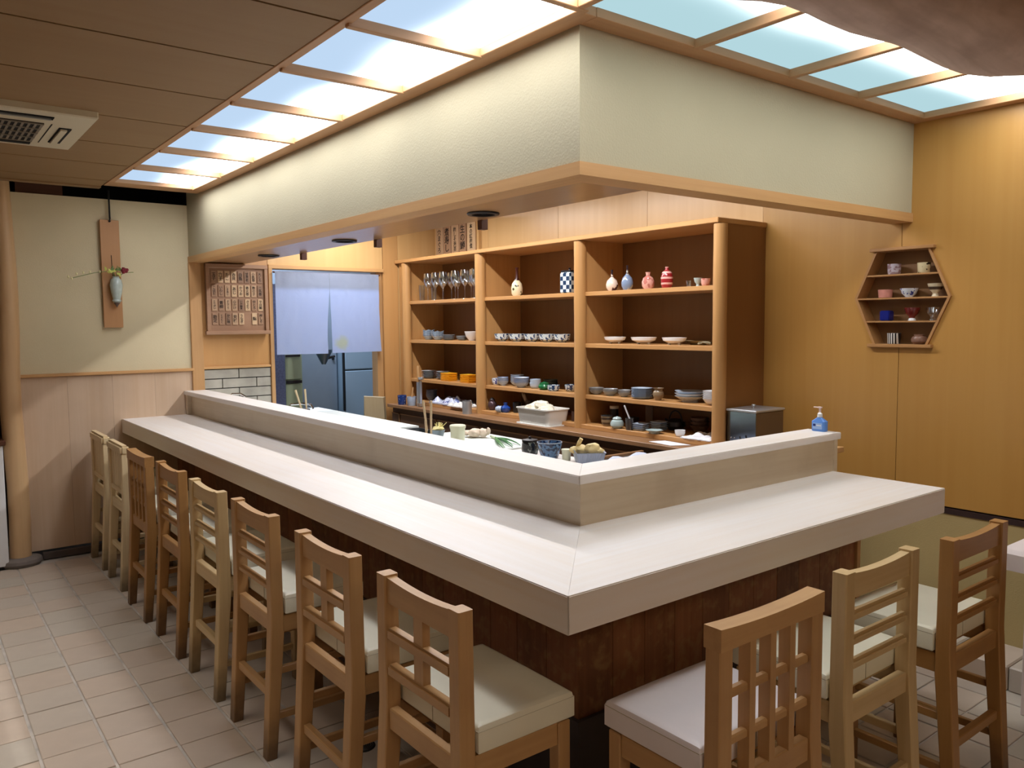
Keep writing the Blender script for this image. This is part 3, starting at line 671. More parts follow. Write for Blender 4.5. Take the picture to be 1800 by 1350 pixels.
P_WINE = [(0,0),(.78,0),(.74,.015),(.12,.035),(.09,.06),(.08,.40),(.16,.44),(.75,.56),(1,.72),(.93,.88),(.80,1),(.77,1),(.90,.88),(.96,.72),(.72,.58),(.1,.46),(0,.455)]
P_CAN = [(0,0),(1,0),(1,1),(.96,1),(.96,.04),(0,.04)]
def ware(name, prof, w_, h, m, x, y, z, label, cat, group=None, sx=1., sy=1., seg=20, key=None, parent=None):
    if key and key in MC: me = MC[key]; o = obj(name, me, None)
    else:
        bm = lathe(mbm(), [(r*w_/2, q*h) for r, q in prof], seg, sx=sx, sy=sy); o = obj(name, bm, m, sm=True)
        if key: MC[key] = o.data
    o.location = (x, y, z+.0006); return tag(o, label, cat, group)
def stack(name, prof, w_, h1, pitch, n, m, x, y, z, what, cat, group, sx=1., sy=1.):
    for k in range(n):
        pos = 'lowest' if k == 0 else 'topmost' if k == n-1 else ORD[k]
        ware(name, prof, w_, h1, m, x+random.uniform(-.002,.002), y+random.uniform(-.002,.002), z+k*pitch, '%s %s' % (pos, what), cat, group, sx, sy, key=(name, w_, h1, m.name))

G_BW = glaze('blue_on_white', (200,212,216), (30,62,108), 55, .52)
G_DOT = glaze('blue_dots_on_white', (214,222,232), (40,60,150), 70, .57)
G_GREY = mat('grey_white_glaze', (186,192,196), .25, coat=.3); G_PBLUE = banded('pale_blue_bands', (190,204,220), (110,130,168), 'z', .010, .7)
G_BLUE = glaze('cobalt_with_dots', (36,62,126), (150,170,210), 90, .62)
G_PINK = mat('pink_glaze', (206,140,126), .35, var=.12, vscale=40); G_BRN = mat('brown_glaze', (130,96,80), .35, var=.2, vscale=40)
G_GRN = mat('green_glaze', (34,110,66), .2, var=.2, vscale=30, coat=.5); G_IRON = mat('black_iron', (32,30,32), .35)
G_OLV = mat('olive_pottery', (126,114,84), .6, var=.2, vscale=30)
G_CELA = mat('celadon_glaze', (170,190,190), .25, coat=.3)
G_MIX1 = glaze('dark_and_cream', (226,206,188), (70,34,36), 18, .50); G_MIX2 = glaze('blue_grey_mottled', (120,138,166), (170,164,150), 20, .52)
G_MIX3 = banded('red_and_pale_rings', (150,36,40), (222,170,160), 'z', .032, .66); G_PINKM = glaze('pink_mottled', (214,160,146), (180,110,100), 30, .5)
G_BOT = glaze('cream_branch_bottle', (220,206,170), (74,70,48), 26, .58)

X = 2.36
# top tier, left bay: tumblers and wine glasses
z = SZ[0]
for k, (y, x) in enumerate([(4.475, 2.33), (4.43, 2.42)]):
    ware('glass_tumbler', P_TUMB, .055, .135, M['glass'], x, y, z, ['straight glass tumbler at the very left of the top tier', 'straight glass tumbler half behind the first tumbler on the top tier'][k], 'glass', 'glasses on the top tier', key='tumb')
for k, (y, x) in enumerate([(4.345, 2.31), (4.228, 2.31), (4.110, 2.31), (3.935, 2.31), (3.80, 2.31), (4.03, 2.40), (4.29, 2.42), (3.87, 2.42), (4.17, 2.43), (3.72, 2.34), (3.64, 2.30)]):
    front = k < 5 or k > 8
    i = {0:0,1:1,2:2,3:3,4:4,9:5,10:6}.get(k, k-5)
    ware('wine_glass', P_WINE, .078, .225, M['glass'], x, y, z, ('wine glass on the top tier, %s of the front row from the tumblers' % ORD[i]) if front else ['wine glass behind the gap after the third front wine glass','wine glass behind the first two front wine glasses','wine glass behind the last front wine glasses','wine glass behind the second and third front wine glasses'][k-5], 'glass', 'wine glasses', key='wine', seg=18)
# top tier, middle bay
b = ware('sake_bottle', [(0,0),(.7,0),(.95,.1),(1,.28),(.85,.44),(.42,.56),(.24,.64),(.2,.92),(.28,1),(.16,1),(0,.98)], .084, .205, G_BOT, 2.34, 3.18, z, 'cream bottle with branch pattern and dark slim neck on the top tier', 'bottle')
obj('neck_glaze', lathe(mbm(), [(.0195,.112),(.0115,.132),(.0093,.19),(.0128,.2055)], 16), mat('dark_red_glaze', (60,24,20), .25), b, sm=True)
t = thing('square_jar', 'square blue and white checkered lidded jar at the right of the middle bay', 'jar', (2.33, 2.60, z), .12)
CK = mat('checker_glaze', (190,206,214), .25); nt = CK.node_tree; ck = nt.nodes.new('ShaderNodeTexChecker'); ck.inputs['Scale'].default_value = 36; ck.inputs['Color1'].default_value = (*lin((196,210,216)),1); ck.inputs['Color2'].default_value = (*lin((36,56,84)),1)
tc = nt.nodes.new('ShaderNodeTexCoord'); mp = nt.nodes.new('ShaderNodeMapping'); mp.inputs['Location'].default_value = (.011,.011,.0); nt.links.new(tc.outputs['Object'], mp.inputs[0]); nt.links.new(mp.outputs[0], ck.inputs['Vector']); nt.links.new(ck.outputs['Color'], nt.nodes['Principled BSDF'].inputs['Base Color'])
obj('body', B(-.048,.048,-.048,.048,0,.140,.008,2), CK, t, sm=True); obj('lid', B(-.045,.045,-.045,.045,.1405,.152,.005,2), G_IRON, t, sm=True); obj('knob', lathe(mbm(), [(0,.152),(.008,.152),(.006,.158),(.009,.166),(0,.172)], 12), G_IRON, t, sm=True)
# top tier, right bay
bt = [(2.185, .076, .130, G_MIX1, 'round sake bottle in cream and dark plum with thin neck'), (2.055, .072, .150, G_MIX2, 'mottled blue-grey sake bottle with the tallest thin neck')]
for y, w_, h, m, lb in bt:
    o = ware('sake_bottle', [(0,0),(.6,0),(.95,.16),(1,.32),(.8,.5),(.34,.62),(.17,.68),(.14,.95),(.2,1),(.1,1),(0,.98)], w_, h, m, 2.31, y, z, lb, 'bottle')
    obj('neck', lathe(mbm(), [(.20*w_/2,.655*h),(.16*w_/2,.72*h),(.155*w_/2,.95*h),(.21*w_/2,1.003*h)], 14), mat('dark_neck', (40,30,38), .3), o, sm=True)
ware('sake_bottle', [(0,0),(.7,0),(.96,.2),(1,.42),(.8,.66),(.36,.78),(.32,.88),(.44,1),(.3,1),(0,.95)], .075, .100, G_PINKM, 2.31, 1.885, z, 'short pink sake bottle with flared lip on the top tier', 'bottle')
ware('sake_bottle', [(0,0),(.75,0),(.95,.15),(1,.5),(.8,.74),(.34,.86),(.26,.94),(.3,1),(.2,1),(0,.97)], .070, .122, G_MIX3, 2.31, 1.74, z, 'deep red sake bottle with pale rings on the top tier', 'bottle')
ware('shot_glass', P_TUMB, .030, .036, M['glass'], 2.31, 1.58, z, 'tiny clear glass between the red bottle and the cups', 'glass')
ware('sake_cup', P_FOOTCUP, .048, .048, G_CELA, 2.31, 1.515, z, 'small green-white footed cup at the right of the top tier', 'cup')
ware('sake_cup', P_CUP, .052, .042, G_PINKM, 2.31, 1.462, z, 'small pink bowl-shaped cup at the end of the top tier', 'cup')
# second tier
z = SZ[1]
def wavy(n, y, x, lab):
    for k in range(n):
        key = 'wavy'
        if key not in MC:
            bm = mbm(); seg = 40; prof = [(0,0),(.026,0),(.030,.006),(.052,.034),(.050,.034),(.026,.010),(0,.009)]; rings = []
            for ri, (r, q) in enumerate(prof):
                rings.append([bm.verts.new((r*math.cos(2*PI*i/seg)*(1+.09*(q > .02)*math.cos(6*2*PI*i/seg)), r*math.sin(2*PI*i/seg)*(1+.09*(q > .02)*math.cos(6*2*PI*i/seg)), q+.004*(q > .02)*math.cos(6*2*PI*i/seg))) for i in range(seg)] if r else [bm.verts.new((0,0,q))])
            for a, b_ in zip(rings, rings[1:]):
                for i in range(seg):
                    j = (i+1) % seg
                    if len(a) == 1: bm.faces.new((a[0], b_[j], b_[i]))
                    elif len(b_) == 1: bm.faces.new((a[i], a[j], b_[0]))
                    else: bm.faces.new((a[i], a[j], b_[j], b_[i]))
            bmesh.ops.recalc_face_normals(bm, faces=bm.faces[:]); me = bpy.data.meshes.new(key); bm.to_mesh(me); bm.free(); me.materials.append(banded('wavy_blue', (196,210,220), (70,104,140), 'z', .009, .6)); smooth(me, 60); MC[key] = me
        o = obj('wavy_bowl', MC[key], None, None, (x, y, z+.0006+k*.012)); tag(o, '%s %s' % ('lowest' if k == 0 else 'topmost' if k == n-1 else ORD[k], lab), 'bowl', 'wavy-rimmed bowls')
wavy(5, 4.375, 2.33, 'wavy-rimmed blue bowl of the left stack on the second tier')
wavy(4, 4.235, 2.33, 'wavy-rimmed blue bowl of the second stack on the second tier')
stack('small_plate', P_PLATE, .118, .0105, .0085, 5, G_GREY, 2.33, 4.075, z, 'grey-white small plate beside the wavy bowls, second tier', 'plate', 'small plates on the second tier')
stack('small_plate', P_PLATE, .090, .0105, .0085, 4, G_GREY, 2.33, 3.885, z, 'grey-white small plate left of the white bowl, second tier', 'plate', 'small plates on the second tier')
ware('white_bowl', P_BOWL, .12, .072, M['white'], 2.33, 3.74, z, 'plain white bowl partly behind the round post, second tier', 'bowl')
for k, y in enumerate((3.352, 3.172, 3.000, 2.835, 2.678)):
    ware('patterned_bowl', [(0,0),(.45,0),(.47,.07),(.85,.32),(1,1),(.96,1),(.8,.36),(0,.14)], .118, .056, G_BW, 2.33, y, z, 'blue and white flowered bowl on the second tier, %s in a row of five' % ORD[k], 'bowl', 'five blue and white bowls', key='fb')
for k, (y, w_) in enumerate([(2.18, .172), (1.938, .19), (1.70, .17)]):
    t = thing('footed_dish', 'long white scalloped dish on small feet, %s of three on the second tier' % ORD[k], 'dish', (2.33, y, z+.0006), 0, 'three white footed dishes')
    obj('bowl', lathe(mbm(), [(0,.010),(.5*w_/2,.010),(.9*w_/2,.024),(w_/2,.042),(.95*w_/2,.042),(.5*w_/2,.017),(0,.016)], 28, sx=.55), M['white'], t, sm=True)
    for s in (-1, 1): obj('foot', lathe(mbm(), [(0,0),(.010,0),(.007,.013),(0,.013)], 10, c=(0, s*w_*.22, 0)), M['white'], t, sm=True)
ware('pottery_plate', P_PLATE, .19, .024, G_OLV, 2.42, 1.60, z, 'flat olive-brown plate behind the last footed dish, second tier', 'plate', sx=.7)
t = tag(obj('twisted_ornament', tube(mbm(), [(.022*math.cos(i*.5), .03*math.sin(i*.5)-.02+i*.002, .008+.012*abs(math.sin(i*.35))) for i in range(22)], .0045, 6), G_OLV, loc=(2.31, 1.46, z), sm=True), 'small twisted olive-brown chopstick rest at the end of the second tier', 'ornament')
# third tier
z = SZ[2]
stack('stacked_plate', P_PLATE, .130, .0125, .0108, 6, G_GREY, 2.33, 4.385, z, 'grey-white plate of the left stack on the third tier', 'plate', 'plates on the third tier')
stack('stacked_plate', P_PLATE, .120, .0125, .0108, 6, G_GREY, 2.35, 4.195, z, 'grey-white plate of the stack behind the yellow boxes, third tier', 'plate', 'plates on the third tier')
for s, (y, n) in enumerate([(4.015, 5), (3.735, 5)]):
    for k in range(n):
        key = 'ybox'
        if key not in MC:
            bm = hexa(mbm(), [(-.038,-.054,0),(.038,-.054,0),(.038,.054,0),(-.038,.054,0)], [(-.045,-.062,.0105),(.045,-.062,.0105),(.045,.062,.0105),(-.045,.062,.0105)]); me = bpy.data.meshes.new(key); bm.to_mesh(me); bm.free(); me.materials.append(M['yellow']); smooth(me); MC[key] = me
        o = obj('yellow_tray', MC[key], None, None, (2.29, y, z+.0006+k*.0132)); tag(o, '%s yellow square tray of the %s stack on the third tier' % ('lowest' if k == 0 else 'topmost' if k == n-1 else ORD[k], ['left','right'][s]), 'tray', 'yellow trays')
ware('small_bowl', P_CUP, .070, .050, G_DOT, 2.31, 3.40+.0, z, 'white cup with purple dots at the left of the middle bay, third tier', 'bowl')
MC.clear()
stack('small_bowl', P_BOWL, .086, .040, .011, 3, G_PBLUE, 2.31, 3.318, z, 'pale blue bowl of the small stack beside the dotted cup', 'bowl', 'bowls on the third tier')
stack('small_bowl', P_BOWL, .102, .034, .012, 5, M['bluew'], 2.37, 3.225, z, 'pale blue-white bowl of the tallest stack, middle bay', 'bowl', 'bowls on the third tier')
stack('small_bowl', P_BOWL, .116, .038, .0115, 4, G_PBLUE, 2.30, 3.085, z, 'pale striped bowl of the wide front stack, middle bay', 'bowl', 'bowls on the third tier')
stack('small_bowl', P_CUP, .078, .040, .012, 3, M['bluew'], 2.33, 2.965, z, 'white-blue cup of the stack left of the green bowl', 'bowl', 'bowls on the third tier')
stack('dark_dish', P_BOWL, .105, .030, .014, 3, mat('dark_teal_glaze', (70,84,88), .3), 2.44, 2.93, z, 'dark grey-green dish of the stack behind the green bowl', 'dish', 'bowls on the third tier')
t = ware('green_bowl', P_JAR, .088, .050, G_GRN, 2.29, 2.82, z, 'shiny dark green lidded bowl in the middle bay, third tier', 'bowl')
obj('lid', lathe(mbm(), [(0,.052),(.012,.050),(.034,.042),(.035,.045),(.012,.053),(0,.056)], 18), G_GRN, t, sm=True)
ware('small_bowl', P_CUP, .088, .040, G_BW, 2.27, 2.70, z, 'blue and white bowl right of the green bowl, front one', 'bowl')
ware('small_bowl', P_CUP, .088, .045, G_BW, 2.34, 2.60, z, 'blue and white bowl against the third round post, set back', 'bowl')
ware('dark_dish', P_BOWL, .10, .03, G_IRON, 2.45, 2.68, z+.0, 'black shallow dish behind the two blue and white bowls', 'dish')
for k, (y, w_) in enumerate([(2.325, .096), (2.20, .098), (2.078, .082)]):
    for j in range(2):
        ware('glass_bowl', P_BOWL, w_, .030, mat('frosted_glass', (190,196,200), .25, trans=.5) if k+j == 0 else bpy.data.materials['frosted_glass'], 2.31, y, z+j*.013, '%s clear glass bowl of the %s pair from the left, third tier' % (['lower','upper'][j], ORD[k]), 'bowl', 'clear glass bowls', key=('gb', w_))
for k in range(7):
    key = 'sqpl'
    if key not in MC:
        bm = mbm(); lathe(bm, [(0,0),(.045,0),(.068,.012),(.065,.012),(.042,.004),(0,.004)], 8); me = bpy.data.meshes.new(key); bm.to_mesh(me); bm.free(); me.materials.append(M['bluew']); MC[key] = me
    o = obj('octagonal_plate', MC[key], None, None, (2.31, 1.932, z+.0006+k*.0088), (0,0,PI/8)); tag(o, '%s blue-white octagonal plate of the stack beside the ribbed pot' % ('lowest' if k == 0 else 'topmost' if k == 6 else ORD[k]), 'plate', 'octagonal plates')
ware('ribbed_pot', [(0,0),(.5,0),(.55,.08),(.9,.3),(1,.5),(.9,.7),(.66,.82),(.9,.97),(.98,1),(.8,1),(.6,.84),(0,.8)], .066, .072, banded('sandy_ribs', (150,128,98), (112,92,68), 'z', .009, .6), 2.30, 1.792, z, 'sandy ribbed little pot right of the octagonal plates', 'pot')
for k in range(3): ware('large_plate', P_PLATE, .185, .034, [G_GREY, M['white'], M['bluew']][k], 2.36, 1.605, z+k*.015, '%s large round plate of the pair-high stack near the right post' % ['lowest','middle','topmost'][k], 'plate', 'large plates', sx=.9)
for k in range(5): ware('rice_bowl', P_BOWL, .125, .036, M['white'], 2.32, 1.405, z+k*.0105, '%s white bowl of the stack partly hidden by the right round post' % ('lowest' if k == 0 else 'topmost' if k == 4 else ORD[k]), 'bowl', 'white bowls by the right post', key='rb')

# ------------------------------------------------------------ back counter and lowest tier
ZT1 = .900; ZBC = .872
ware('blue_pot', P_MUG, .076, .078, G_BLUE, 2.11, 4.46, ZBC, 'cobalt blue patterned pot at the far left of the back counter', 'pot')
t = ware('white_pot', P_MUG, .080, .072, G_PBLUE, 2.13, 4.335, ZBC, 'white pot with a wooden stick on the back counter', 'pot')
tag(obj('wooden_stick', tube(mbm(), [(2.13,4.345,.885),(2.16,4.36,1.02)], .006, 8), M['trim_z']), 'short round wooden stick standing in the white pot', 'stick')
t = thing('ladle', 'tall steel ladle with pale wooden handle standing beside the white pot', 'ladle', (2.14, 4.235, ZBC))
obj('stem', boxes((-.012,.012,-.016,.016,0,.20), (-.010,.010,-.032,-.026,.02,.21)), M['steel'], t)
obj('handle', tube(mbm(), [(0,.002,.195),(0,.004,.33)], .013, 12), M['trim_z'], t, sm=True)
obj('bowl', lathe(mbm(), [(0,.0),(.022,.003),(.034,.03),(.032,.03),(.02,.006),(0,.004)], 16, c=(0,-.035,.0)), M['steel'], t, sm=True)
obj('cup', lathe(mbm(), [(0,.215),(.022,.222),(.024,.24),(.022,.24),(0,.220)], 16, c=(0,-.035,0)), M['steel'], t, sm=True)
stack('dark_bowl', P_BOWL, .095, .040, .013, 5, banded('slate_bands', (96,112,134), (54,66,86), 'z', .012, .5), 2.32, 4.33, ZT1, 'slate blue bowl of the stack behind the ladle', 'bowl', 'slate blue bowls')
def crumple(name, x0, x1, y0, y1, z0, h, m, label, cat, seed=0, nx=22, ny=26, base=.15):
    bm = mbm(); G = []
    for i in range(nx+1):
        row = []
        for j in range(ny+1):
            u, v = i/nx, j/ny; p = Vector((u*3.2+seed, v*3.6, seed))
            d = min(1, 4.5*min(u, 1-u, v, 1-v)**.8)
            hh = h*(base + (1-base)*abs(noise.noise(p))*1.6*d + .10*abs(noise.noise(p*3))*d)
            row.append(bm.verts.new((x0+(x1-x0)*u+.006*noise.noise(p*2.3), y0+(y1-y0)*v+.006*noise.noise(p*1.9+Vector((9,0,0))), z0+hh)))
        G.append(row)
    for i in range(nx):
        for j in range(ny): bm.faces.new((G[i][j], G[i+1][j], G[i+1][j+1], G[i][j+1]))
    r = bmesh.ops.extrude_face_region(bm, geom=bm.faces[:])
    for v in r['geom']:
        if isinstance(v, bmesh.types.BMVert): v.co.z = max(z0+.0006, v.co.z-.012) if cat != 'x' else v.co.z
    bmesh.ops.recalc_face_normals(bm, faces=bm.faces[:])
    return tag(obj(name, bm, m, sm=True), label, cat)
crumple('folded_cloth', 2.20, 2.42, 3.80, 4.18, ZT1, .075, glaze('blue_print_cotton', (196,204,226), (90,100,150), 30, .56), 'blue and white printed cloth heaped in the left bay bottom', 'cloth', 3)
crumple('crumpled_bag', 2.17, 2.30, 3.62, 3.86, ZT1, .060, M['tubpl'], 'crumpled clear plastic bag beside the steel can', 'bag', 8)
t = thing('steel_can', 'round brushed steel can on the back counter before the second post', 'can', (2.125, 3.52, ZBC))
obj('body', lathe(mbm(), [(0,0),(.036,0),(.036,.096),(.034,.096),(.034,.004),(0,.004)], 24), M['steel'], t, sm=True); obj('lid', lathe(mbm(), [(0,.090),(.0335,.090),(.0335,.094),(0,.095)], 20), M['dsteel'], t, sm=True)
t = ware('round_jar', P_JAR, .066, .078, mat('plum_iron', (84,66,72), .3, metal=.4), 2.27, 3.40, ZT1, 'plum-brown round lidded jar right of the second post', 'jar')
obj('lid', lathe(mbm(), [(0,.078),(.020,.078),(.012,.088),(.004,.092),(0,.096)], 16), G_IRON, t, sm=True)
o = tag(obj('tipped_cup', lathe(mbm(), [(r*.024, q*.045) for r, q in P_CUP], 18), G_PBLUE, loc=(2.20, 3.26, ZT1+.024), rot=(PI/2, .3, .6), sm=True), 'small pale blue cup lying on its side in the middle bay', 'cup')
t = thing('blue_teapot', 'small cobalt blue teapot in the middle bay bottom tier', 'teapot', (2.25, 3.21, ZT1))
CB = mat('cobalt_glaze', (30,70,150), .2, coat=.5)
obj('body', lathe(mbm(), [(0,0),(.024,0),(.036,.018),(.036,.034),(.018,.050),(.014,.050),(0,.046)], 20), CB, t, sm=True); obj('neck', lathe(mbm(), [(.014,.048),(.012,.062),(.016,.070),(.012,.070),(.009,.05)], 16), CB, t, sm=True)
obj('spout', tube(mbm(), [(-.02,.02,.02),(-.03,.045,.04),(-.032,.05,.048)], [.008,.005,.004], 8), CB, t, sm=True)
for k, (y, x, w_, h) in enumerate([(3.14, 2.30, .060, .075), (3.07, 2.36, .062, .090), (2.99, 2.33, .05, .07)]):
    ware('dark_tool_jar', P_MUG, w_, h, [G_IRON, mat('umber_pot', (58,44,36), .5), G_IRON][k], x, y, ZT1, ['black jar right of the blue teapot','tall umber jar holding the wooden pestle','black jar just left of the plastic tub'][k], 'jar')
t = tag(obj('wooden_pestle', tube(mbm(), [(2.36,3.07,.925),(2.33,3.10,1.03),(2.325,3.11,1.045)], [.009,.013,.006], 10), mat('grey_pestle_wood', (150,132,112), .6), sm=True), 'grey-brown wooden pestle leaning out of the umber jar', 'pestle')
ware('cork_jar', P_MUG, .045, .06, mat('cork', (150,128,96), .7), 2.36, 3.19, ZT1, 'small cork-coloured jar behind the blue teapot', 'jar')

# plastic tub of cloths
t = thing('plastic_tub', 'big frosted plastic tub heaped with cream cloths on the back counter', 'tub', (2.165, 2.69, ZBC))
bm = mbm()
def rr_ring(bm, hx, hy, z, c=.035, n=5):
    vs = []
    for sx, sy, a0 in ((1,1,0),(-1,1,PI/2),(-1,-1,PI),(1,-1,3*PI/2)):
        for k in range(n+1):
            a = a0+PI/2*k/n; vs.append(bm.verts.new((sx*(hx-c)+c*math.cos(a), sy*(hy-c)+c*math.sin(a), z)))
    return vs
def shell(bm, specs, bottom=True):
    R_ = [rr_ring(bm, *s) for s in specs]
    for a, b_ in zip(R_, R_[1:]):
        n = len(a)
        for i in range(n): bm.faces.new((a[i], a[(i+1)%n], b_[(i+1)%n], b_[i]))
    if bottom: bm.faces.new(R_[0][::-1]); bm.faces.new(R_[-1])
    bmesh.ops.recalc_face_normals(bm, faces=bm.faces[:]); return bm
obj('body', shell(bm, [(.082,.150,.0,.03),(.086,.154,.01,.03),(.098,.166,.100,.03),(.104,.172,.104,.03),(.104,.172,.110,.03),(.097,.165,.110,.03),(.084,.152,.008,.03)]), M['tubpl'], t, sm=True)
obj('rim_foot', shell(mbm(), [(.10,.175,.0,.03),(.10,.175,.006,.03),(.086,.155,.006,.03)]), M['tubpl'], t, sm=True)
HEAP = []; random.seed(31)
for k in range(15): HEAP.append((2.165+random.uniform(-.045,.045), 2.69+random.uniform(-.115,.115), .968+random.uniform(-.01,.012), random.uniform(.03,.045), random.uniform(.04,.065), random.uniform(.022,.036)))
HEAP += [(2.165, 2.70, .995, .05, .06, .035), (2.165, 2.69, .945, .075, .13, .04)]
for k, (y, x, h) in enumerate([(2.49, 2.28, .065), (2.45, 2.34, .08)]):
    ware('tin', P_CAN, .055, h, [mat('brown_tin', (70,48,40), .4), G_IRON][k], x, y, ZT1, ['brown tin between the plastic tub and the third round post','black tin behind the brown tin by the third post'][k], 'tin')
# right bay bottom
t = ware('brown_jar', P_CUP, .072, .060, banded('brown_script', (142,124,96), (60,44,34), 'z', .03, .55, phase=.2), 2.26, 2.18, ZT1, 'brown and dark banded jar, leftmost in the right bay bottom', 'jar')
obj('rim', lathe(mbm(), [(.034,.060),(.038,.064),(.032,.068),(.030,.062)], 20), G_IRON, t, sm=True)
t = ware('white_lidded_jar', P_MUG, .055, .095, G_IRON, 2.38, 2.235, ZT1, 'dark jar with a cream lid behind the banded jar', 'jar')
obj('lid', lathe(mbm(), [(0,.095),(.029,.095),(.029,.112),(0,.114)], 18), M['cloth'], t, sm=True)
t = ware('celadon_jar', P_JAR, .084, .060, G_CELA, 2.23, 2.06, ZT1, 'round pale celadon lidded jar beside the banded jar', 'jar')
obj('lid', lathe(mbm(), [(0,.058),(.028,.058),(.022,.066),(.006,.070),(0,.074)], 18), G_CELA, t, sm=True)
ware('dark_bowl', P_BOWL, .08, .05, G_IRON, 2.40, 2.09, ZT1+.0, 'dark bowl in the shade behind the celadon jar', 'bowl')
t = ware('dark_striped_cup', P_MUG, .050, .070, banded('dark_stripes', (40,38,40), (90,90,88), 'y', .008, .6), 2.23, 1.955, ZT1, 'dark striped cup holding a folded paper slip', 'cup')
tag(obj('paper_slip', hexa(mbm(), [(2.215,1.945,.965),(2.24,1.965,.965),(2.243,1.960,.965),(2.218,1.940,.965)], [(2.20,1.975,1.045),(2.225,1.995,1.045),(2.228,1.990,1.045),(2.203,1.970,1.045)]), M['paper']), 'white paper slip standing in the dark striped cup', 'paper')
tag(obj('wooden_paddle', B(2.40,2.41,1.93,1.99,.92,1.10,.004), mat('dark_paddle', (84,60,40), .6)), 'dark wooden paddle leaning at the back of the right bay', 'paddle')
for s, (x, y, n, a) in enumerate([(2.27, 1.90, 4, .1), (2.35, 1.83, 5, -.05)]):
    for k in range(n):
        key = 'sqdish'
        if key not in MC:
            bm = shell(mbm(), [(.030,.030,0,.006),(.042,.042,.010,.008),(.040,.040,.010,.008),(.029,.029,.004,.006)]); me = bpy.data.meshes.new(key); bm.to_mesh(me); bm.free(); me.materials.append(M['bluew']); MC[key] = me
        o = obj('square_dish', MC[key], None, None, (x, y, ZT1+.0006+k*.0105), (0,0,a+k*.03)); tag(o, '%s square pale blue dish of the %s stack beside the striped cup' % ('lowest' if k == 0 else 'topmost' if k == n-1 else ORD[k], ['front','rear'][s]), 'dish', 'square pale blue dishes')
ware('shallow_dish', P_PLATE, .11, .020, G_CELA, 2.225, 1.755, ZT1, 'shallow celadon dish before the square dishes', 'dish', seg=6)
t = thing('iron_teapot', 'dark iron teapot in the shade of the right bay', 'teapot', (2.44, 1.78, ZT1))
obj('body', lathe(mbm(), [(0,0),(.04,0),(.058,.025),(.055,.05),(.03,.066),(0,.07)], 20), G_IRON, t, sm=True); obj('handle', tube(mbm(), [(0,.05*math.cos(a*PI/8),.05+.065*math.sin(a*PI/8)) for a in range(9)], .004, 6), G_IRON, t, sm=True); obj('spout', tube(mbm(), [(0,.045,.03),(0,.08,.06)], [.011,.006], 8), G_IRON, t, sm=True)
for k in range(3): ware('brown_bowl', P_BOWL, .11, .045, mat('umber_glaze', (86,66,54), .4) if k == 0 else bpy.data.materials['umber_glaze'], 2.44, 1.60, ZT1+k*.022, '%s brown bowl of the dim stack right of the iron teapot' % ['lowest','middle','topmost'][k], 'bowl', 'brown bowls', key='brb')
ware('white_cup', P_CUP, .060, .036, M['white'], 2.24, 1.575, ZT1, 'small plain white cup near the papers in the right bay', 'cup')
crumple('paper_sheets', 2.20, 2.42, 1.335, 1.54, ZT1, .035, M['paper'], 'loose white and blue paper sheets at the right end of the bottom tier', 'papers', 12)
tag(obj('white_paper', hexa(mbm(), [(2.075,1.50,ZBC+.0006),(2.17,1.44,ZBC+.0006),(2.19,1.64,ZBC+.0006),(2.10,1.68,ZBC+.0006)], [(2.075,1.50,ZBC+.003),(2.17,1.44,ZBC+.003),(2.19,1.64,ZBC+.003),(2.10,1.68,ZBC+.003)]), M['paper']), 'flat white paper lying on the back counter edge', 'paper')

# ------------------------------------------------------------ steel urn at the end of the shelf
t = thing('steel_urn', 'square stainless steel urn with lid knob at the right end of the shelf unit', 'urn', (2.25, 1.17, ZBC))
MIR = mat('mirror_steel', (120,130,140), .16, metal=1.); BRS = mat('brown_steel_side', (120,104,84), .35, metal=.6)
obj('front_panel', B(-.004, .0, -.088, .088, 0, .198), MIR, t); obj('body', B(.0, .24, -.087, .087, 0, .198, .002), BRS, t)
obj('lid', B(-.010, .245, -.094, .094, .199, .212, .003), M['steel'], t)
obj('knob', lathe(mbm(), [(0,.212),(.004,.212),(.004,.222),(.012,.228),(.010,.233),(0,.234)], 14, c=(.10,0,0)), M['steel'], t, sm=True)
for y in (.062,.040,-.012,-.030): obj('rivet', lathe(mbm(), [(0,0),(.004,0),(.003,.003),(0,.004)], 10), M['chrome'], t, (-.004, y, .060), (0,-PI/2,0), sm=True)
obj('tap', tube(mbm(), [(-.004,-.02,.045),(-.04,-.02,.045),(-.045,-.05,.045)], .006, 8), M['chrome'], t, sm=True)
obj('tap_lever', tube(mbm(), [(-.03,-.02,.045),(-.03,-.01,.075)], .004, 8), M['black'], t)
# hand sanitizer on the ledge
t = SPB = thing('soap_pump_bottle', 'small blue plastic pump bottle with white pump at the end of the raised ledge', 'bottle', (1.885, .505, ZL))
BP = mat('blue_plastic', (92,140,214), .35)
obj('body', shell(mbm(), [(.018,.034,0,.012),(.020,.037,.004,.012),(.020,.037,.050,.012),(.010,.014,.068,.008),(.009,.010,.072,.006)]), BP, t, sm=True)
obj('label', B(-.0212,-.0202,-.024,.026,.012,.042), mat('pale_label', (150,180,226), .4), t)
obj('label', B(-.0216,-.0206,.010,.024,.026,.038), mat('navy_label', (24,40,110), .4), t)
obj('label', B(-.0216,-.0206,-.020,.006,.028,.033), M['white'], t)
obj('collar', lathe(mbm(), [(0,.071),(.013,.071),(.012,.088),(.006,.094),(0,.094)], 16), M['white'], t, sm=True)
obj('pump', boxes((-.004,.004,-.004,.004,.090,.118), (-.007,.007,-.008,.010,.116,.123), (-.004,.004,.004,.034,.117,.122)), mat('pump_white', (238,214,208), .4), t)

SPB.scale = (.85, .85, .85)
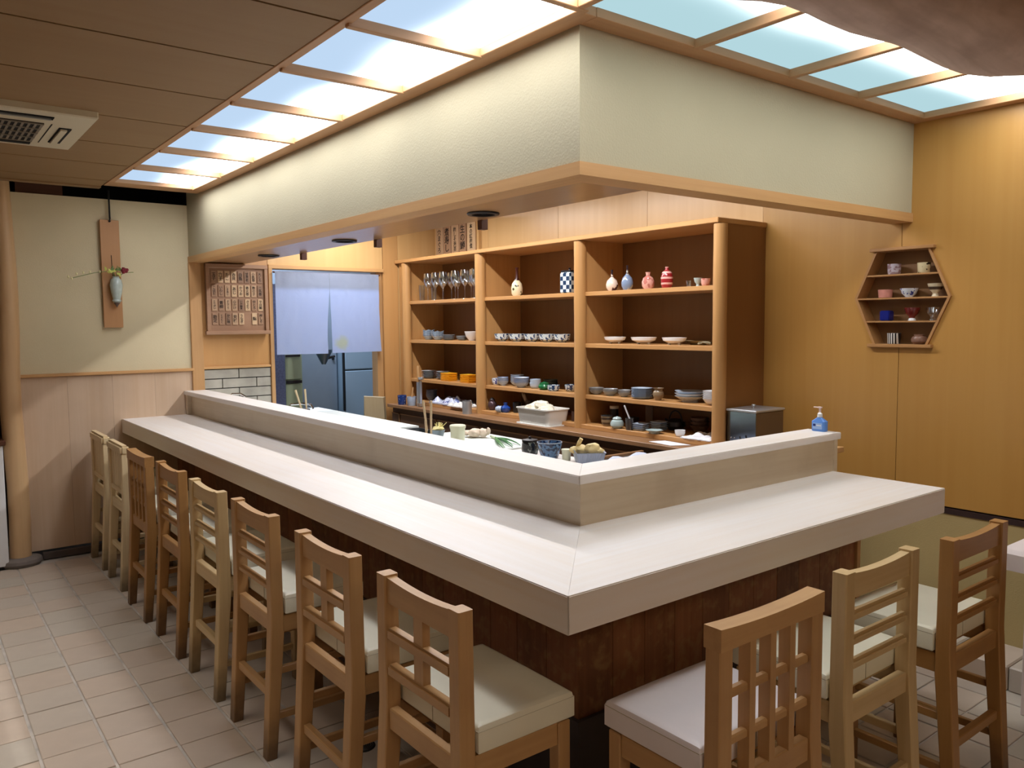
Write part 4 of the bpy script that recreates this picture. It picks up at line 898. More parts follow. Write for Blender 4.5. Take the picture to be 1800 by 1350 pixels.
# ------------------------------------------------------------ cook's side of the counter
t = thing('service_shelf', 'narrow pale service shelf just below and behind the raised ledge', 'shelf', (0,0,0))
obj('shelf_board', B(D+.03, .775, D+.03, 1.12, 1.024, 1.040), M['counter_y'], t); obj('support', B(D+.03, .52, .55, 1.10, .88, 1.024), M['bcab'], t)
t = thing('work_counter', 'long pale work counter with dark sink on the cooks\' side', 'counter', (0,0,0))
obj('worktop', B(D+.03, 1.455, 1.78, 2.62, .85, .88), M['counter_y'], t); obj('worktop', B(D+.03, 1.455, 3.10, L-.02, .85, .88), M['board'], t)
obj('worktop', B(D+.03, .82, D+.03, 1.78, .85, .88), M['counter_y'], t); obj('worktop', B(D+.03, .80, 2.62, 3.10, .85, .88), M['steel'], t)
obj('sink', shell(mbm(), [(.325,.238,.80,.03),(.325,.238,.87,.03),(.318,.231,.87,.03),(.318,.231,.805,.03)]), M['dsteel'], t, (1.13, 2.86, 0), sm=True)
obj('cabinet', B(D+.05, 1.43, 1.80, L-.02, 0, .80), M['bcab'], t)
tag(obj('cutting_board', B(.93, 1.45, 1.80, 2.52, .8806, .912, .004), M['board']), 'large white cutting board on the work counter', 'cutting board')
# ginger tray, bowls, jar at the corner
def ztop(x): return 1.0406
t = thing('foil_tray', 'small ribbed grey foil tray holding pale ginger at the inner corner of the ledge', 'tray', (.72, .70, 1.0406), -.60)
FO = mat('ribbed_foil', (150,160,180), .3, metal=.6)
bm = mbm(); n = 96; rings = []
for (hx, hy, z) in ((.040,.058,0),(.050,.070,.046),(.053,.073,.048),(.048,.068,.046),(.038,.056,.002)):
    ring = []
    for i in range(n):
        a = 2*PI*i/n; cx = max(-1, min(1, 1.5*math.cos(a))); cy = max(-1, min(1, 1.5*math.sin(a))); rp = 1+.018*(i % 2)*(z > 0)
        ring.append(bm.verts.new((hx*cx*rp, hy*cy*rp, z)))
    rings.append(ring)
for a, b_ in zip(rings, rings[1:]):
    for i in range(n): bm.faces.new((a[i], a[(i+1)%n], b_[(i+1)%n], b_[i]))
bm.faces.new(rings[0][::-1]); bm.faces.new(rings[-1]); bmesh.ops.recalc_face_normals(bm, faces=bm.faces[:]); obj('body', bm, FO, t)
def lump(pts, seed=0, amp=.006, sub=3):
    bm = mbm()
    for (x, y, z, rx, ry, rz) in pts:
        r = bmesh.ops.create_icosphere(bm, subdivisions=sub, radius=1)
        for v in r['verts']:
            q = v.co.copy(); k = 1+ .25*noise.noise(q*1.8+Vector((seed+x*90, y*70, z*50))); v.co = Vector((x+q.x*rx*k, y+q.y*ry*k, z+q.z*rz*k))
    return bm
GI = mat('ginger', (232,208,146), .55, var=.12, vscale=40, bump=.2, bscale=60)
def _heap():
    bm = lump(HEAP, 4, sub=3)
    for v in bm.verts: v.co += Vector((noise.noise(v.co*38), noise.noise(v.co*38+Vector((5,0,0))), noise.noise(v.co*38+Vector((0,9,0)))))*.010
    return bm
tag(obj('cloth_heap', _heap(), M['cloth'], sm=True), 'heap of crumpled cream cloths in the plastic tub', 'cloth')
o = tag(obj('ginger_root', lump([(.715,.725,1.085,.026,.028,.019),(.730,.685,1.091,.028,.030,.024),(.700,.748,1.085,.020,.020,.014),(.740,.662,1.085,.018,.016,.014)], 3), GI, sm=True), 'lumpy pale yellow ginger heaped in the foil tray', 'ginger')
obj('root_stub', tube(mbm(), [(.700,.742,1.088),(.705,.732,1.112),(.709,.724,1.128)], [.009,.0075,.007], 10), GI, o, sm=True)
t = thing('black_lidded_jar', 'small black lidded jar standing left of the blue bowl', 'jar', (.690, .995, 1.0406))
BJ = glaze('black_speckled', (26,28,30), (120,128,120), 80, .60)
obj('body', lathe(mbm(), [(0,0),(.030,0),(.033,.02),(.030,.048),(.028,.050),(0,.050)], 24), BJ, t, sm=True); obj('lid', lathe(mbm(), [(0,.050),(.0315,.050),(.030,.056),(.012,.060),(0,.060)], 24), G_IRON, t, sm=True); obj('knob', lathe(mbm(), [(0,.060),(.005,.060),(.006,.068),(0,.069)], 12), G_IRON, t, sm=True)
t = ware('blue_bowl', [(0,0),(.6,0),(.72,.1),(.88,.6),(1,1),(.95,1),(.84,.6),(.68,.16),(0,.14)], .094, .058, glaze('indigo_wave', (84,120,160), (22,40,72), 90, .5), .690, .878, 1.0406, 'blue patterned bowl between the black jar and the foil tray', 'bowl')
obj('rim', lathe(mbm(), [(.0445,.056),(.0475,.058),(.0475,.060),(.0445,.060)], 28), M['bluew'], t, sm=True)
t = ware('small_cream_box', P_MUG, .034, .036, M['tubc'], .700, .795, 1.0406, 'tiny cream plastic pot squeezed between blue bowl and foil tray', 'pot')
obj('lid', lathe(mbm(), [(0,.036),(.019,.036),(.019,.041),(0,.042)], 14), M['tubc'], t)
# on the board
t = thing('cream_tub', 'white-cream round plastic tub with flared lid on the cutting board', 'tub', (1.13, 2.155, .9126))
obj('body', lathe(mbm(), [(0,0),(.037,0),(.040,.075),(0,.075)], 28), M['tubc'], t, sm=True); obj('lid', lathe(mbm(), [(0,.075),(.043,.075),(.044,.088),(.040,.092),(0,.091)], 28), M['tubc'], t, sm=True)
t = thing('shavings_bowl', 'steel bowl of pale shaved vegetable left of the cream tub', 'bowl', (1.10, 2.305, .9126))
obj('body', lathe(mbm(), [(0,0),(.024,0),(.040,.055),(.038,.055),(.022,.004),(0,.004)], 20), M['dsteel'], t, sm=True)
bm = lump([(0,0,.058,.032,.032,.014)], 5); random.seed(3)
for k in range(14):
    a = random.uniform(0, 2*PI); d = random.uniform(0, .02); tube(bm, [(d*math.cos(a), d*math.sin(a), .055), (d*math.cos(a)+random.uniform(-.03,.03), d*math.sin(a)+random.uniform(-.03,.03), .075+random.uniform(0,.02))], .0025, 5)
o = tag(obj('vegetable_shavings', bm, mat('pale_shavings', (226,216,150), .6), loc=(1.10, 2.305, .9126), sm=True), 'pale yellow vegetable shavings heaped in the steel bowl', 'vegetable')
GL = mat('garlic_skin', (224,206,186), .6, var=.08, vscale=50)
o = tag(obj('garlic_bulb', lump([(1.30,2.235,.938,.044,.036,.024),(1.33,2.20,.940,.028,.028,.022),(1.28,2.285,.935,.03,.022,.016),(1.345,2.175,.950,.014,.012,.02)], 9), GL, sm=True), 'knobbly pale garlic bulb lying on the cutting board', 'garlic')
random.seed(11)
t = thing('green_leek', 'long green leek leaves laid across the cutting board', 'leek', (0,0,0))
for k in range(5):
    a = Vector((1.34, 2.10, .920)); b_ = Vector((1.30-.035*k, 1.83-.012*k+.03*(k % 2), .9155)); m_ = (a+b_)/2+Vector((.02-.012*k, 0, .018))
    obj('leaf', tube(mbm(), [a*(1-f)**2+m_*2*f*(1-f)+b_*f*f for f in (0,.2,.4,.6,.8,1)], [.0045,.005,.005,.004,.003,.0015], 6), mat('leek_green_%d' % k, [(60,120,70),(90,150,90),(50,104,62),(110,160,100),(70,128,74)][k], .45), t, sm=True)
obj('stalk', tube(mbm(), [(1.34,2.10,.921),(1.36,2.17,.921)], .007, 8), mat('leek_white', (206,222,190), .5), t, sm=True)
t = tag(obj('small_knife_rest', B(1.02,1.05,2.02,2.12,.9126,.924,.003), M['tubc'], rot=None), 'small pale block lying at the front of the cutting board', 'rest')
# chopsticks in holders
t = thing('chopstick_holder', 'grey holder with dark rim at the near edge of the sink', 'holder', (.90, 2.07, .8806))
obj('body', lathe(mbm(), [(0,0),(.034,0),(.036,.085),(.032,.085),(.030,.004),(0,.004)], 18), M['dsteel'], t, sm=True)
def stick(nm, a, b_, label, r=.005, m=None, tip=False):
    a = Vector(a); b_ = Vector(b_); o = obj(nm, tube(mbm(), [a, b_], [r*.7, r], 8), m or M['trim_z'], sm=True); tag(o, label, 'chopstick')
    if tip: obj('tip', tube(mbm(), [a-(b_-a)*.001, a.lerp(b_, .42)], [r*.75, r*.95], 8), M['black'], o)
    return o
WS = mat('pale_chopstick', (206,186,150), .6)
stick('cooking_chopstick', (.905,2.075,.886), (.90,2.125,1.152), 'long cooking chopstick with black lower half, leaning left', .0065, WS, True)
stick('cooking_chopstick', (.900,2.055,.886), (.90,2.048,1.157), 'long pale cooking chopstick standing upright beside the black-tipped one', .0065, WS)
stick('cooking_chopstick', (.885,2.062,.886), (.88,2.070,1.055), 'short pale chopstick in front of the two long ones', .0065, WS)
stick('cooking_chopstick', (1.04,3.98,.9), (1.0,4.02,1.085), 'left wooden stick of the pair standing at the far faucet', .008, WS)
stick('cooking_chopstick', (1.06,3.97,.9), (1.058,3.99,1.09), 'right wooden stick of the pair standing at the far faucet', .008, WS)
t = thing('utensil_pot', 'grey utensil pot at the far end of the work counter', 'pot', (1.05, 3.98, .8806))
obj('body', lathe(mbm(), [(0,0),(.035,0),(.036,.07),(.033,.07),(.031,.004),(0,.004)], 18), M['dsteel'], t, sm=True)
t = thing('faucet', 'chrome swan-neck faucet at the far end of the work counter', 'faucet', (.98, 4.12, .8806))
obj('base', lathe(mbm(), [(0,0),(.022,0),(.018,.03),(.010,.04),(0,.04)], 16), M['chrome'], t, sm=True)
obj('spout', tube(mbm(), [(0,0,.03),(0,0,.075),(.02,-.01,.095),(.09,-.06,.100),(.14,-.08,.092),(.155,-.09,.06)], .008, 10), M['chrome'], t, sm=True)
obj('lever', tube(mbm(), [(.10,-.06,.09),(.115,-.065,.13)], .004, 8), M['chrome'], t)
t = thing('tap', 'low curved chrome tap at the wall brickwork', 'faucet', (.62, 4.30, .8806))
obj('spout', tube(mbm(), [(0,0,0),(0,0,.16),(.02,-.02,.182),(.07,-.05,.182),(.10,-.07,.160)], .007, 10), M['chrome'], t, sm=True)
# leaning board at the end of the back counter
t = thing('leaning_board', 'grey-brown wooden block board leaning at the left end of the back counter', 'board', (1.93, 4.60, 0))
obj('face', hexa(mbm(), [(-.17,-.14,.0),(.06,-.14,.0),(.06,-.08,.0),(-.17,-.08,.0)], [(-.14,-.08,.955),(.035,-.08,.935),(.09,-.02,.935),(-.11,-.02,.955)]), wood('board_grey', (166,152,122), 'z', dark=.9), t)
# open tray with pale cloth beside the corner
t = thing('low_counter', 'low dark counter with steel edge behind the short side of the ledge', 'counter', (0,0,0))
obj('worktop', B(1.30, 1.98, .90, 1.62, .80, .83, .003), M['dsteel'], t); obj('carcass', B(1.33, 1.95, .92, 1.60, 0, .80), M['bcab'], t)
obj('edge', B(1.295, 1.31, .90, 1.62, .79, .845, .003), M['bcount'], t); obj('edge', B(1.30, 1.98, 1.605, 1.625, .79, .845, .003), M['bcount'], t)
crumple('blue_white_cloth', 1.45, 1.90, 1.28, 1.55, .8306, .045, mat('pale_blue_sheet', (196,204,226), .7), 'pale blue-white sheet lying on the low counter behind the ginger', 'cloth', 21)

# ------------------------------------------------------------ hexagonal wall shelf with ten cups
t = thing('hexagonal_shelf', 'hexagonal wooden wall shelf with four tiers of cups', 'shelf', (W, .53, 1.65))
DP = .080
hz, hw2, wt = .226, .226, .128
HB = wood('hexagon_wood', (178,132,82), 'y', dark=.84, rough=.45)
def hx(z): return hw2 - (hw2-wt)*abs(z)/hz
obj('top_board', B(-.026, DP, -wt-.026, wt+.026, hz-.002, hz+.014, .002), HB, t); obj('bottom_board', B(-.026, DP, -wt-.026, wt+.026, -hz-.014, -hz+.002, .002), HB, t)
for nm, z in (('tier', .112), ('tier', 0), ('tier', -.112)): obj(nm, B(-.010, DP-.004, -hx(z)+.004, hx(z)-.004, z-.008, z, .001), HB, t)
for sy in (-1, 1):
    for sz in (-1, 1):
        bm = mbm(); p0 = (sy*(wt+.004), sz*(hz-.001)); p1 = (sy*(hw2+.005), 0); q0 = (sy*(wt-.008), sz*(hz-.001)); q1 = (sy*(hw2-.008), 0)
        prism(bm, [p0, p1, q1, q0], 'x', -.012, DP); obj('side_board', bm, HB, t)
bm = mbm(); prism(bm, [(wt,hz-.001),(hw2-.002,0),(wt,-hz+.001),(-wt,-hz+.001),(-hw2+.002,0),(-wt,hz-.001)], 'x', DP-.004, DP); obj('back_board', bm, M['shelf_back'], t)
HZ = [1.762, 1.65, 1.538, 1.426]
hc = [(.607-.055, HZ[0], .064, .050, P_MUG, glaze('lilac_grey', (150,124,130), (190,180,190), 60, .5), 'lilac-grey cup, left on the top tier of the hexagonal shelf'),
      (.412, HZ[0], .060, .048, P_MUG, glaze('cream_black_leaf', (214,200,160), (40,36,30), 45, .58), 'cream cup with black leaf marks, right on the top tier of the hexagonal shelf'),
      (.592, HZ[1], .068, .040, P_MUG, G_PINK, 'pinkish-brown low cup, left on the second tier of the hexagonal shelf'),
      (.477, HZ[1], .084, .042, P_BOWL, G_DOT, 'white cup with blue dots, middle of the second hexagonal tier'),
      (.357, HZ[1], .070, .060, P_FOOTCUP, banded('zigzag_cup', (206,192,160), (70,50,36), 'z', .045, .7), 'cream footed cup with dark rim, right on the second hexagonal tier'),
      (.461, HZ[2], .072, .062, P_FOOTCUP, mat('deep_red_glaze', (110,30,28), .25, coat=.4), 'deep red footed cup with white foot, middle of the third hexagonal tier'),
      (.366, HZ[2], .062, .062, P_FOOTCUP, M['glass'], 'cut glass footed cup, right on the third hexagonal tier'),
      (.424, HZ[3], .072, .046, P_JAR, G_BRN, 'brown round cup, right on the bottom tier of the hexagonal shelf')]
for y, z, w_, h, pr_, m, lb in hc:
    y = (y+1.3787)*1.016-1.3787
    o = ware('sake_cup', pr_, w_, h, m, 2.636, y, z, lb, 'cup', 'cups in the hexagonal shelf')
    if 'deep red' in lb: obj('foot', lathe(mbm(), [(0,-.0002),(.0185,-.0002),(.013,.012),(0,.012)], 18), M['white'], o, sm=True)
ob = tag(obj('blue_cup', B(2.612, 2.660, .590, .638, HZ[2]+.0006, HZ[2]+.050, .004, 2), mat('navy_glaze', (22,34,120), .25, coat=.4), sm=True), 'square navy blue cup, left on the third hexagonal tier', 'cup', 'cups in the hexagonal shelf')
o = ware('sake_cup', P_MUG, .064, .052, banded('black_white_stripes', (20,20,24), (224,222,216), 'y', .011, .5), 2.636, .575, HZ[3], 'black cup with upright white stripes, left on the bottom hexagonal tier', 'cup', 'cups in the hexagonal shelf')

# ------------------------------------------------------------ hanging vase on its board
t = thing('hanging_board', 'long narrow brown board hung on the plaster wall behind the vase', 'board', (-.027, L, 0))
obj('board', B(-.060, .060, -.032, -.020, 1.537, 2.268, .002), wood('hanging_board_wood', (184,138,92), 'z', dark=.92), t)
obj('hook', tube(mbm(), [(.005,-.026,2.468),(.005,-.030,2.28),(.0,-.040,2.255),(.004,-.045,2.262)], .006, 8), M['black'], t, sm=True)
t = thing('hanging_vase', 'pale celadon vase hung on the narrow brown board', 'vase', (-.010, L-.075, 1.685))
CV = mat('crackled_celadon', (178,192,186), .25, var=.12, vscale=30, coat=.4)
obj('body', lathe(mbm(), [(0,.02),(.022,.024),(.030,.034),(.024,.045),(.034,.09),(.041,.140),(.034,.175),(.020,.190),(.024,.198),(.018,.196),(.014,.18),(0,.17)], 24), CV, t, sm=True)
obj('base_tip', lathe(mbm(), [(0,-.015),(.006,.0),(.022,.022),(0,.024)], 16), mat('iron_brown', (88,72,66), .5), t, sm=True)
obj('cord', tube(mbm(), [(-.008,.036,.17),(-.012,.040,.26),(-.014,.042,.345)], .002, 6), M['black'], t)
random.seed(5)
t = thing('flower_spray', 'dark red rose and pale green leaf sprays standing in the hanging vase', 'flowers', (-.010, L-.075, 1.87))
GS = mat('stem_green', (96,120,60), .6); LF = mat('pale_leaf', (190,196,96), .6)
for p in ([(0,0,0),(-.03,-.01,.05),(-.13,-.02,.035),(-.27,-.02,-.005)], [(0,0,0),(.02,-.02,.04),(.045,-.03,.05)], [(0,0,0),(.01,-.01,.06),(.01,-.01,.085)], [(0,0,0),(-.02,-.02,.05),(-.05,-.02,.06)], [(0,0,0),(.05,-.01,.04),(.11,-.01,.045)]):
    obj('stem', tube(mbm(), p, .0022, 5), GS, t)
def leaf(c, a, b_, s):
    bm = mbm(); s *= 1
    d = Vector((math.cos(a)*math.cos(b_), math.sin(b_)*.3, math.sin(a))); n_ = Vector((-d.z, .2, d.x)).normalized()
    c = Vector(c); P_ = [c, c+d*s*.4+n_*s*.25, c+d*s, c+d*s*.4-n_*s*.25]; Q_ = [p+Vector((0,-.0015,.0)) for p in P_]
    hexa(bm, P_, Q_); return bm
for k in range(16):
    u = random.random(); obj('leaf', leaf((-.06+.10*u, -.02-.01*random.random(), .04+.03*random.random()), random.uniform(0, 6.28), random.uniform(-.5,.5), random.uniform(.025,.04)), [LF, GS][k % 3 == 0], t)
for p in ((-.16,-.02,.035),(-.20,-.02,.03),(-.27,-.02,-.01),(-.29,-.02,.0),(-.24,-.02,.02),(-.10,-.02,.04)): obj('bud', lathe(mbm(), [(0,-.008),(.006,0),(.005,.008),(0,.014)], 8, c=p), mat('cream_bud', (228,222,170), .6) if 'cream_bud' not in bpy.data.materials else bpy.data.materials['cream_bud'], t, sm=True)
RD = mat('rose_red', (110,20,34), .6)
bm = mbm()
for k in range(9):
    a = k*2.4; r_ = .004+.0018*k
    lathe(bm, [(0,-.010),(.010,-.006),(.011,.006),(.008,.012),(.007,.011),(.009,.004),(0,-.004)], 8, c=(.048+r_*math.cos(a), -.034+r_*.5*math.sin(a), .052+r_*math.sin(a)*.8))
obj('rose', bm, RD, t, sm=True)

# ------------------------------------------------------------ writing
def text_mesh(body, size, depth=.0008):
    """vertical brush writing as a mesh in the x-z plane facing -y, centred"""
    cu = bpy.data.curves.new('writing', 'FONT'); cu.body = body; cu.size = size; cu.align_x = 'CENTER'; cu.align_y = 'CENTER'
    cu.extrude = depth/2; cu.space_line = .92; cu.resolution_u = 2; cu.offset = size*.012
    o = bpy.data.objects.new('writing', cu); COL.objects.link(o); bpy.context.view_layer.update()
    me = bpy.data.meshes.new_from_object(o); bpy.data.objects.remove(o); bpy.data.curves.remove(cu)
    me.transform(Matrix.Rotation(PI/2, 4, 'X')); me.materials.clear(); me.materials.append(M['ink']); return me
vert = lambda s: '\n'.join(s)

# menu board
MB = wood('menu_board_wood', (160,124,96), 'x', dark=.85)
t = thing('menu_board', 'square framed wooden board on the left wall, hung with rows of menu tags', 'board', (.828, L-.03, 1.742))
obj('back', B(-.228, .228, .0, .026, -.257, .257), MB, t)
for a in ((-.232,.232,-.022,.004,.228,.258),(-.245,.240,-.030,.004,-.265,-.238)): obj('frame_rail', B(*a, .003), MB, t)
for a in ((-.232,-.205,-.018,.002,-.24,.23),(.205,.232,-.018,.002,-.24,.23)): obj('frame_stile', B(*a, .003), MB, t)
TW = [wood('tag_wood_%d' % i, c, 'z', dark=.88) for i, c in enumerate([(186,154,122),(164,130,102),(204,174,138),(144,112,88)])]
MENU = [['玉子','穴子','たこ','赤貝','白魚','甘海老','小肌巻','大とろ'], ['こはだ','いわし','しまあじ','あじ','かつお','鉄火巻','数の子','二色巻'], ['とりがい','青柳','かんぴょう','山かけ','いか納豆','さより','中とろ','平目鮪'], ['勘定','とろたく','かに味','貝柱','うなぎ',None,'鮨','梅しそ']]
rown = ['top', 'second', 'third', 'bottom']
random.seed(21)
for r in range(4):
    for c_ in range(8):
        s = MENU[r][c_]
        if s is None: continue
        hgt, wd_ = .088, .038; x = .828-.172+.0492*c_; z = 1.742+.163-.104*r
        m = TW[random.choice([0,1,1,2,3])] if not (r == 1 and c_ in (3,4)) else TW[2]
        pos = 'leftmost' if c_ == 0 else 'rightmost' if c_ == 7 else ORD[c_]+' from the left'
        o = obj('menu_tag', cached(('menu_tag', m.name), lambda: B(-wd_/2, wd_/2, -.006, 0, -hgt/2, hgt/2, .0015), m), None, None, (x, L-.0305, z), (0, random.uniform(-.012,.012), 0))
        tag(o, 'small wooden menu tag on the framed board, %s row, %s' % (rown[r], pos), 'menu tag', 'menu tags on the framed board')
        n = len(s); me = text_mesh(vert(s), min(.030, .074/n)); obj('lettering', me, None, o, (0, -.0066, 0))
# larger tags on the shelf wall
BIG = ['穴まぐろ', '煮寿し', '梅しそ海苔', '生の鱒', '本の紅梅煮']
for k, (y0, y1) in enumerate([(4.615,4.505),(4.495,4.385),(4.372,4.262),(4.250,4.155),(4.135,4.020)]):
    wd_ = y0-y1; zc = 2.262
    o = obj('menu_tag', B(-wd_/2, wd_/2, -.014, 0, -.13, .13, .002), [TW[0],TW[1],TW[0],TW[1],TW[2]][k], None, (W-.0305, (y0+y1)/2, zc+.005*(k > 2)), (0, 0, -PI/2))
    # tag faces -x : rotate so that local -y looks along -x
    tag(o, 'large wooden menu tag on the wall above the shelf, %s from the corner' % ORD[k], 'menu tag', 'five large menu tags above the shelf')
    me = text_mesh(vert(BIG[k]), .190/len(BIG[k])*1.15, .001); obj('lettering', me, None, o, (0, -.0146, -.01))
t = tag(obj('tag_rail', B(W-.029, W-.001, 3.99, 4.655, 2.118, 2.40), M['panel_lit']), 'thin wooden backing strip of the large menu tags above the shelf', 'rail')

# ------------------------------------------------------------ door curtain
t = thing('door_curtain', 'white cotton split door curtain hanging in the kitchen doorway', 'curtain', (0, L-.03, 0))
tube_rod = obj('rod', tube(mbm(), [(1.108,0,1.953),(2.028,0,1.953)], .008, 10), M['darkwood'], t, sm=True)
def cloth_panel(x0, x1, slit_side, seed):
    bm = mbm(); nx, nz = 34, 44; G = []; z0, z1 = 1.315, 1.958
    for j in range(nz+1):
        v = j/nz; z = z1-(z1-z0)*v; row = []
        for i in range(nx+1):
            u = i/nx; x = x0+(x1-x0)*u
            gap = max(0, (v-.18))/.82
            if slit_side > 0: x -= gap*.020*u + .014*gap*math.sin(PI*min(gap*1.1,1))*u
            else: x += gap*.020*(1-u) ; x += .012*v*u*(v > .5)*(v-.5)*2
            y = -.012 + .010*noise.noise(Vector((u*3.2+seed, v*1.5, seed)))*(.3+v) + .004*noise.noise(Vector((u*9, v*6, seed)))
            y += .012*gap*((u if slit_side > 0 else 1-u)**3)
            zz = z + (.006*math.sin(u*3+seed) if j == nz else 0)*0 + .010*v*(-u if slit_side > 0 else (u-.4))*.4
            row.append(bm.verts.new((x, y, zz)))
        G.append(row)
    for j in range(nz):
        for i in range(nx): bm.faces.new((G[j][i], G[j][i+1], G[j+1][i+1], G[j+1][i]))
    bmesh.ops.solidify(bm, geom=bm.faces[:], thickness=.0022); bmesh.ops.recalc_face_normals(bm, faces=bm.faces[:]); return bm
NM = mat('noren_cotton', (180,190,212), .9, bump=.25, bscale=60, var=.02, vscale=3)
nt = NM.node_tree; N_ = nt.nodes.new; pb = nt.nodes['Principled BSDF']
tc = N_('ShaderNodeTexCoord'); vd = N_('ShaderNodeVectorMath'); vd.operation = 'DISTANCE'; vd.inputs[1].default_value = (1.668, -.012, 1.395)
mp = N_('ShaderNodeMapping'); mp.inputs['Scale'].default_value = (1,1,1); nt.links.new(tc.outputs['Object'], mp.inputs[0]); nt.links.new(mp.outputs[0], vd.inputs[0])
nn = N_('ShaderNodeTexNoise'); nn.inputs['Scale'].default_value = 22; nt.links.new(tc.outputs['Object'], nn.inputs['Vector'])
ma = N_('ShaderNodeMath'); ma.operation = 'MULTIPLY_ADD'; ma.inputs[1].default_value = .06; nt.links.new(nn.outputs['Fac'], ma.inputs[0]); nt.links.new(vd.outputs['Value'], ma.inputs[2])
mr = N_('ShaderNodeMapRange'); mr.inputs['From Min'].default_value = .055; mr.inputs['From Max'].default_value = .10; mr.inputs['To Min'].default_value = .6; mr.inputs['To Max'].default_value = 0; nt.links.new(ma.outputs[0], mr.inputs['Value'])
mm = N_('ShaderNodeMix'); mm.data_type = 'RGBA'; mm.inputs['A'].default_value = (*lin((180,190,212)),1); mm.inputs['B'].default_value = (*lin((190,190,130)),1)
nt.links.new(mr.outputs[0], mm.inputs['Factor']); nt.links.new(mm.outputs['Result'], pb.inputs['Base Color'])
tr = N_('ShaderNodeBsdfTranslucent'); tr.inputs[0].default_value = (*lin((200,214,240)),1); ms = N_('ShaderNodeMixShader'); ms.inputs[0].default_value = .05
out = nt.nodes['Material Output']; nt.links.new(pb.outputs[0], ms.inputs[1]); nt.links.new(tr.outputs[0], ms.inputs[2]); nt.links.new(ms.outputs[0], out.inputs[0])
obj('curtain_panel', cloth_panel(1.118, 1.568, 1, 1.3), NM, t, sm=True); obj('curtain_panel', cloth_panel(1.570, 2.012, -1, 6.1), NM, t, sm=True)


# ------------------------------------------------------------ back kitchen seen through the doorway
bk = struct('wall_kitchen')
KW = mat('kitchen_wall', (150,164,172), .4, metal=.3)
obj('back_panel', B(.6, 3.3, 6.2, 6.3, 0, 2.7), KW, bk); obj('side_panel', B(.55, .6, L+.12, 6.3, 0, 2.7), mat('kitchen_side', (120,132,156), .5), bk); obj('side_panel', B(3.2, 3.3, L+.12, 6.3, 0, 2.7), KW, bk)
obj('inner_lining', B(W+.1, 3.3, L+.02, L+.12, 0, 2.7), KW, bk); obj('ceiling_panel', B(.55, 3.3, L+.35, 6.3, 2.66, 2.7), KW, bk)
t = thing('refrigerator', 'pale grey two-door refrigerator in the kitchen behind the curtain', 'refrigerator', (2.40, 5.82, 0))
FR = mat('fridge_grey', (150,172,184), .3, coat=.2)
obj('body', B(-.15,.17,.02,.34,.02,1.75,.01), FR, t); obj('door', B(-.155,.165,-.03,.02,1.105,1.75,.006), FR, t); obj('door', B(-.155,.165,-.03,.02,.06,1.09,.006), FR, t)
obj('handle', B(-.175,-.160,-.03,.0,.70,1.75,.003), M['black'], t)
t = thing('kitchen_cabinet', 'tall greenish cabinet with dark bar handles behind the curtain', 'cabinet', (1.58, 5.45, 0))
GC = mat('cabinet_green', (158,172,140), .45)
obj('body', B(-.085,.085,.02,.4,0,1.9), GC, t); obj('door', B(-.08,.07,.0,.02,1.06,1.30,.003), GC, t); obj('door', B(-.08,.07,.0,.02,.2,1.02,.003), GC, t)
obj('handle', B(-.075,.055,-.02,.0,1.262,1.280), M['black'], t); obj('handle', B(-.075,.065,-.02,.0,1.025,1.050), M['black'], t); obj('edge_strip', B(-.095,-.086,-.005,.02,0,1.9), M['white'], t)
t = thing('speckled_panel', 'speckled blue-grey steel panel at the left inside the kitchen doorway', 'panel', (1.36, 5.4, 0))
obj('panel', B(-.16,.12,.0,.04,0,1.9), mat('speckled_steel', (112,124,156), .45, metal=.3, var=.2, vscale=60), t)
t = thing('steel_cupboard', 'tall dull steel cupboard door between green cabinet and refrigerator', 'cupboard', (1.99, 5.95, 0))
SD = mat('grey_steel_door', (136,148,156), .35, metal=.2, var=.1, vscale=2)
obj('door', B(-.23,.24,.0,.03,0,2.0,.003), SD, t); obj('door_gap', B(-.15,-.146,-.002,.0,.3,1.9), M['black'], t); obj('knob', lathe(mbm(), [(0,0),(.014,0),(.010,.02),(0,.022)], 12), M['black'], t, (.20,-.0,1.21), (PI/2,0,0), sm=True)
t = thing('funnel_hood', 'dark hanging funnel shape below the curtain slit', 'utensil', (1.98, 5.7, 1.17))
obj('body', lathe(mbm(), [(0,0),(.02,0),(.08,.12),(.078,.14),(0,.14)], 16), M['dsteel'], t, sm=True); obj('handle', tube(mbm(), [(.0,-.02,.05),(.10,-.03,.075)], .012, 8), M['black'], t, sm=True)
t = thing('wall_notice', 'small white notice with violet marks glimpsed through the curtain slit', 'notice', (1.88, 5.9, 1.50))
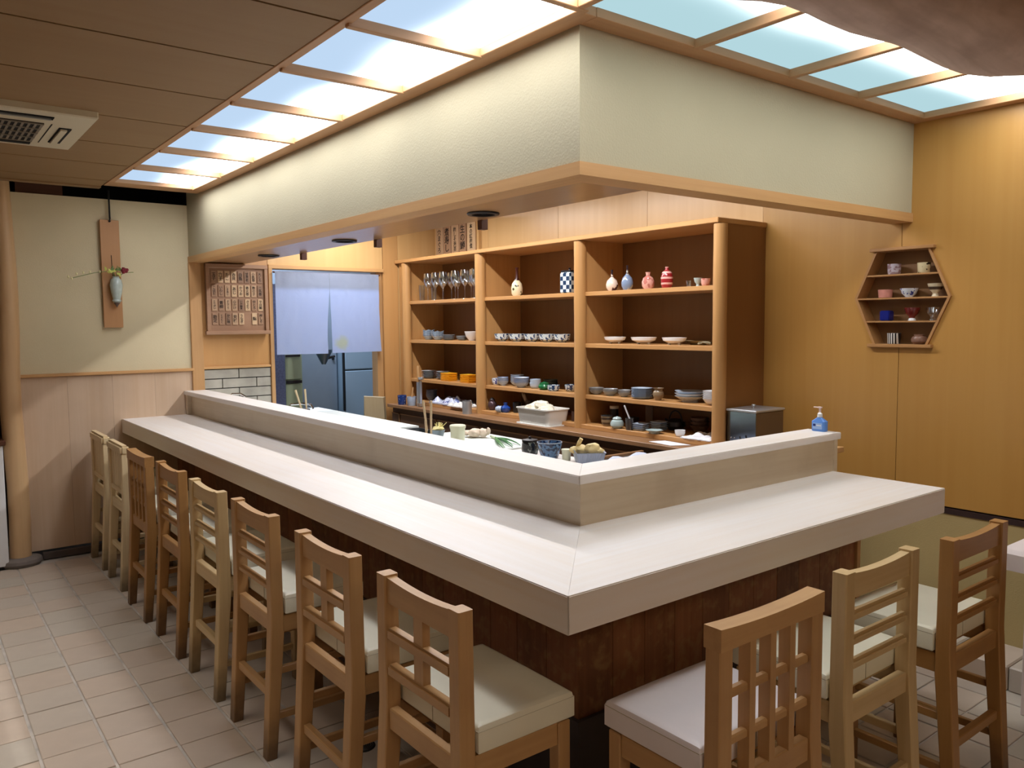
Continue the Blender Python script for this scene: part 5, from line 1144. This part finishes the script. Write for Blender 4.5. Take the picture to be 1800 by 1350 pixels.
obj('sheet', B(-.12,.10,-.006,0,.10,.46), mat('lit_paper', (232,232,250), .7), t); obj('marks', boxes((-.04,.0,-.008,-.006,.28,.29),(-.04,.0,-.008,-.006,.23,.24),(-.04,-.03,-.008,-.006,.23,.29),(-.03,.02,-.008,-.006,.34,.35)), mat('violet_ink', (90,60,130), .6), t); obj('dark_band', B(-.12,.10,-.007,0,-.06,.09), M['black'], t)

# ------------------------------------------------------------ white table at the right edge
t = thing('white_table', 'white table with a panel leg at the far right beside the last chair', 'table', (2.24, -.62, 0))
WTm = mat('white_laminate', (216,204,200), .5)
obj('leg_panel', B(-.06,.10,.385,.425,0,.66,.003), WTm, t); obj('leg_panel', B(-.10,.04,-.5,-.44,0,.66,.003), WTm, t); obj('table_board', B(-.27,.36,-.6,.43,.66,.695,.003), WTm, t); obj('modesty_panel', B(.30,.33,-.5,.39,.1,.66), M['darkwood'], t)
bm = mbm(); nx, ny = 26, 30; G = []; x0, x1, y0, y1 = -.280, .365, -.61, .440; hang = .075
def fold(u, a, b_, h):   # param along a strip that hangs, crosses, hangs
    Lx = b_-a; s = u*(Lx+2*h)
    if s < h: return a, -(h-s)
    if s > h+Lx: return b_, -(s-h-Lx)
    return a+s-h, 0
for i in range(nx+1):
    row = []
    for j in range(ny+1):
        X_, zx = fold(i/nx, x0, x1, hang); Y_, zy = fold(j/ny, y0, y1, hang); z = .699+min(zx, zy) if (zx and zy) else .699+zx+zy
        k = 1+.012*math.sin(j*1.1)*(zx < 0); row.append(bm.verts.new((X_*k if zx < 0 else X_, Y_+.012*math.sin(i*1.3)*(zy < 0), z)))
    G.append(row)
for i in range(nx):
    for j in range(ny): bm.faces.new((G[i][j], G[i+1][j], G[i+1][j+1], G[i][j+1]))
bmesh.ops.remove_doubles(bm, verts=bm.verts[:], dist=1e-5)
o = tag(obj('table_cloth', bm, mat('white_tablecloth', (226,216,214), .8, var=.02), loc=(2.24, -.62, 0), sm=True), 'white cloth draped over the table at the far right', 'tablecloth')
crumple('hand_towel', 2.02, 2.16, -.40, -.27, .700, .04, M['cloth'], 'small folded cream towel on the white table', 'towel', 17)
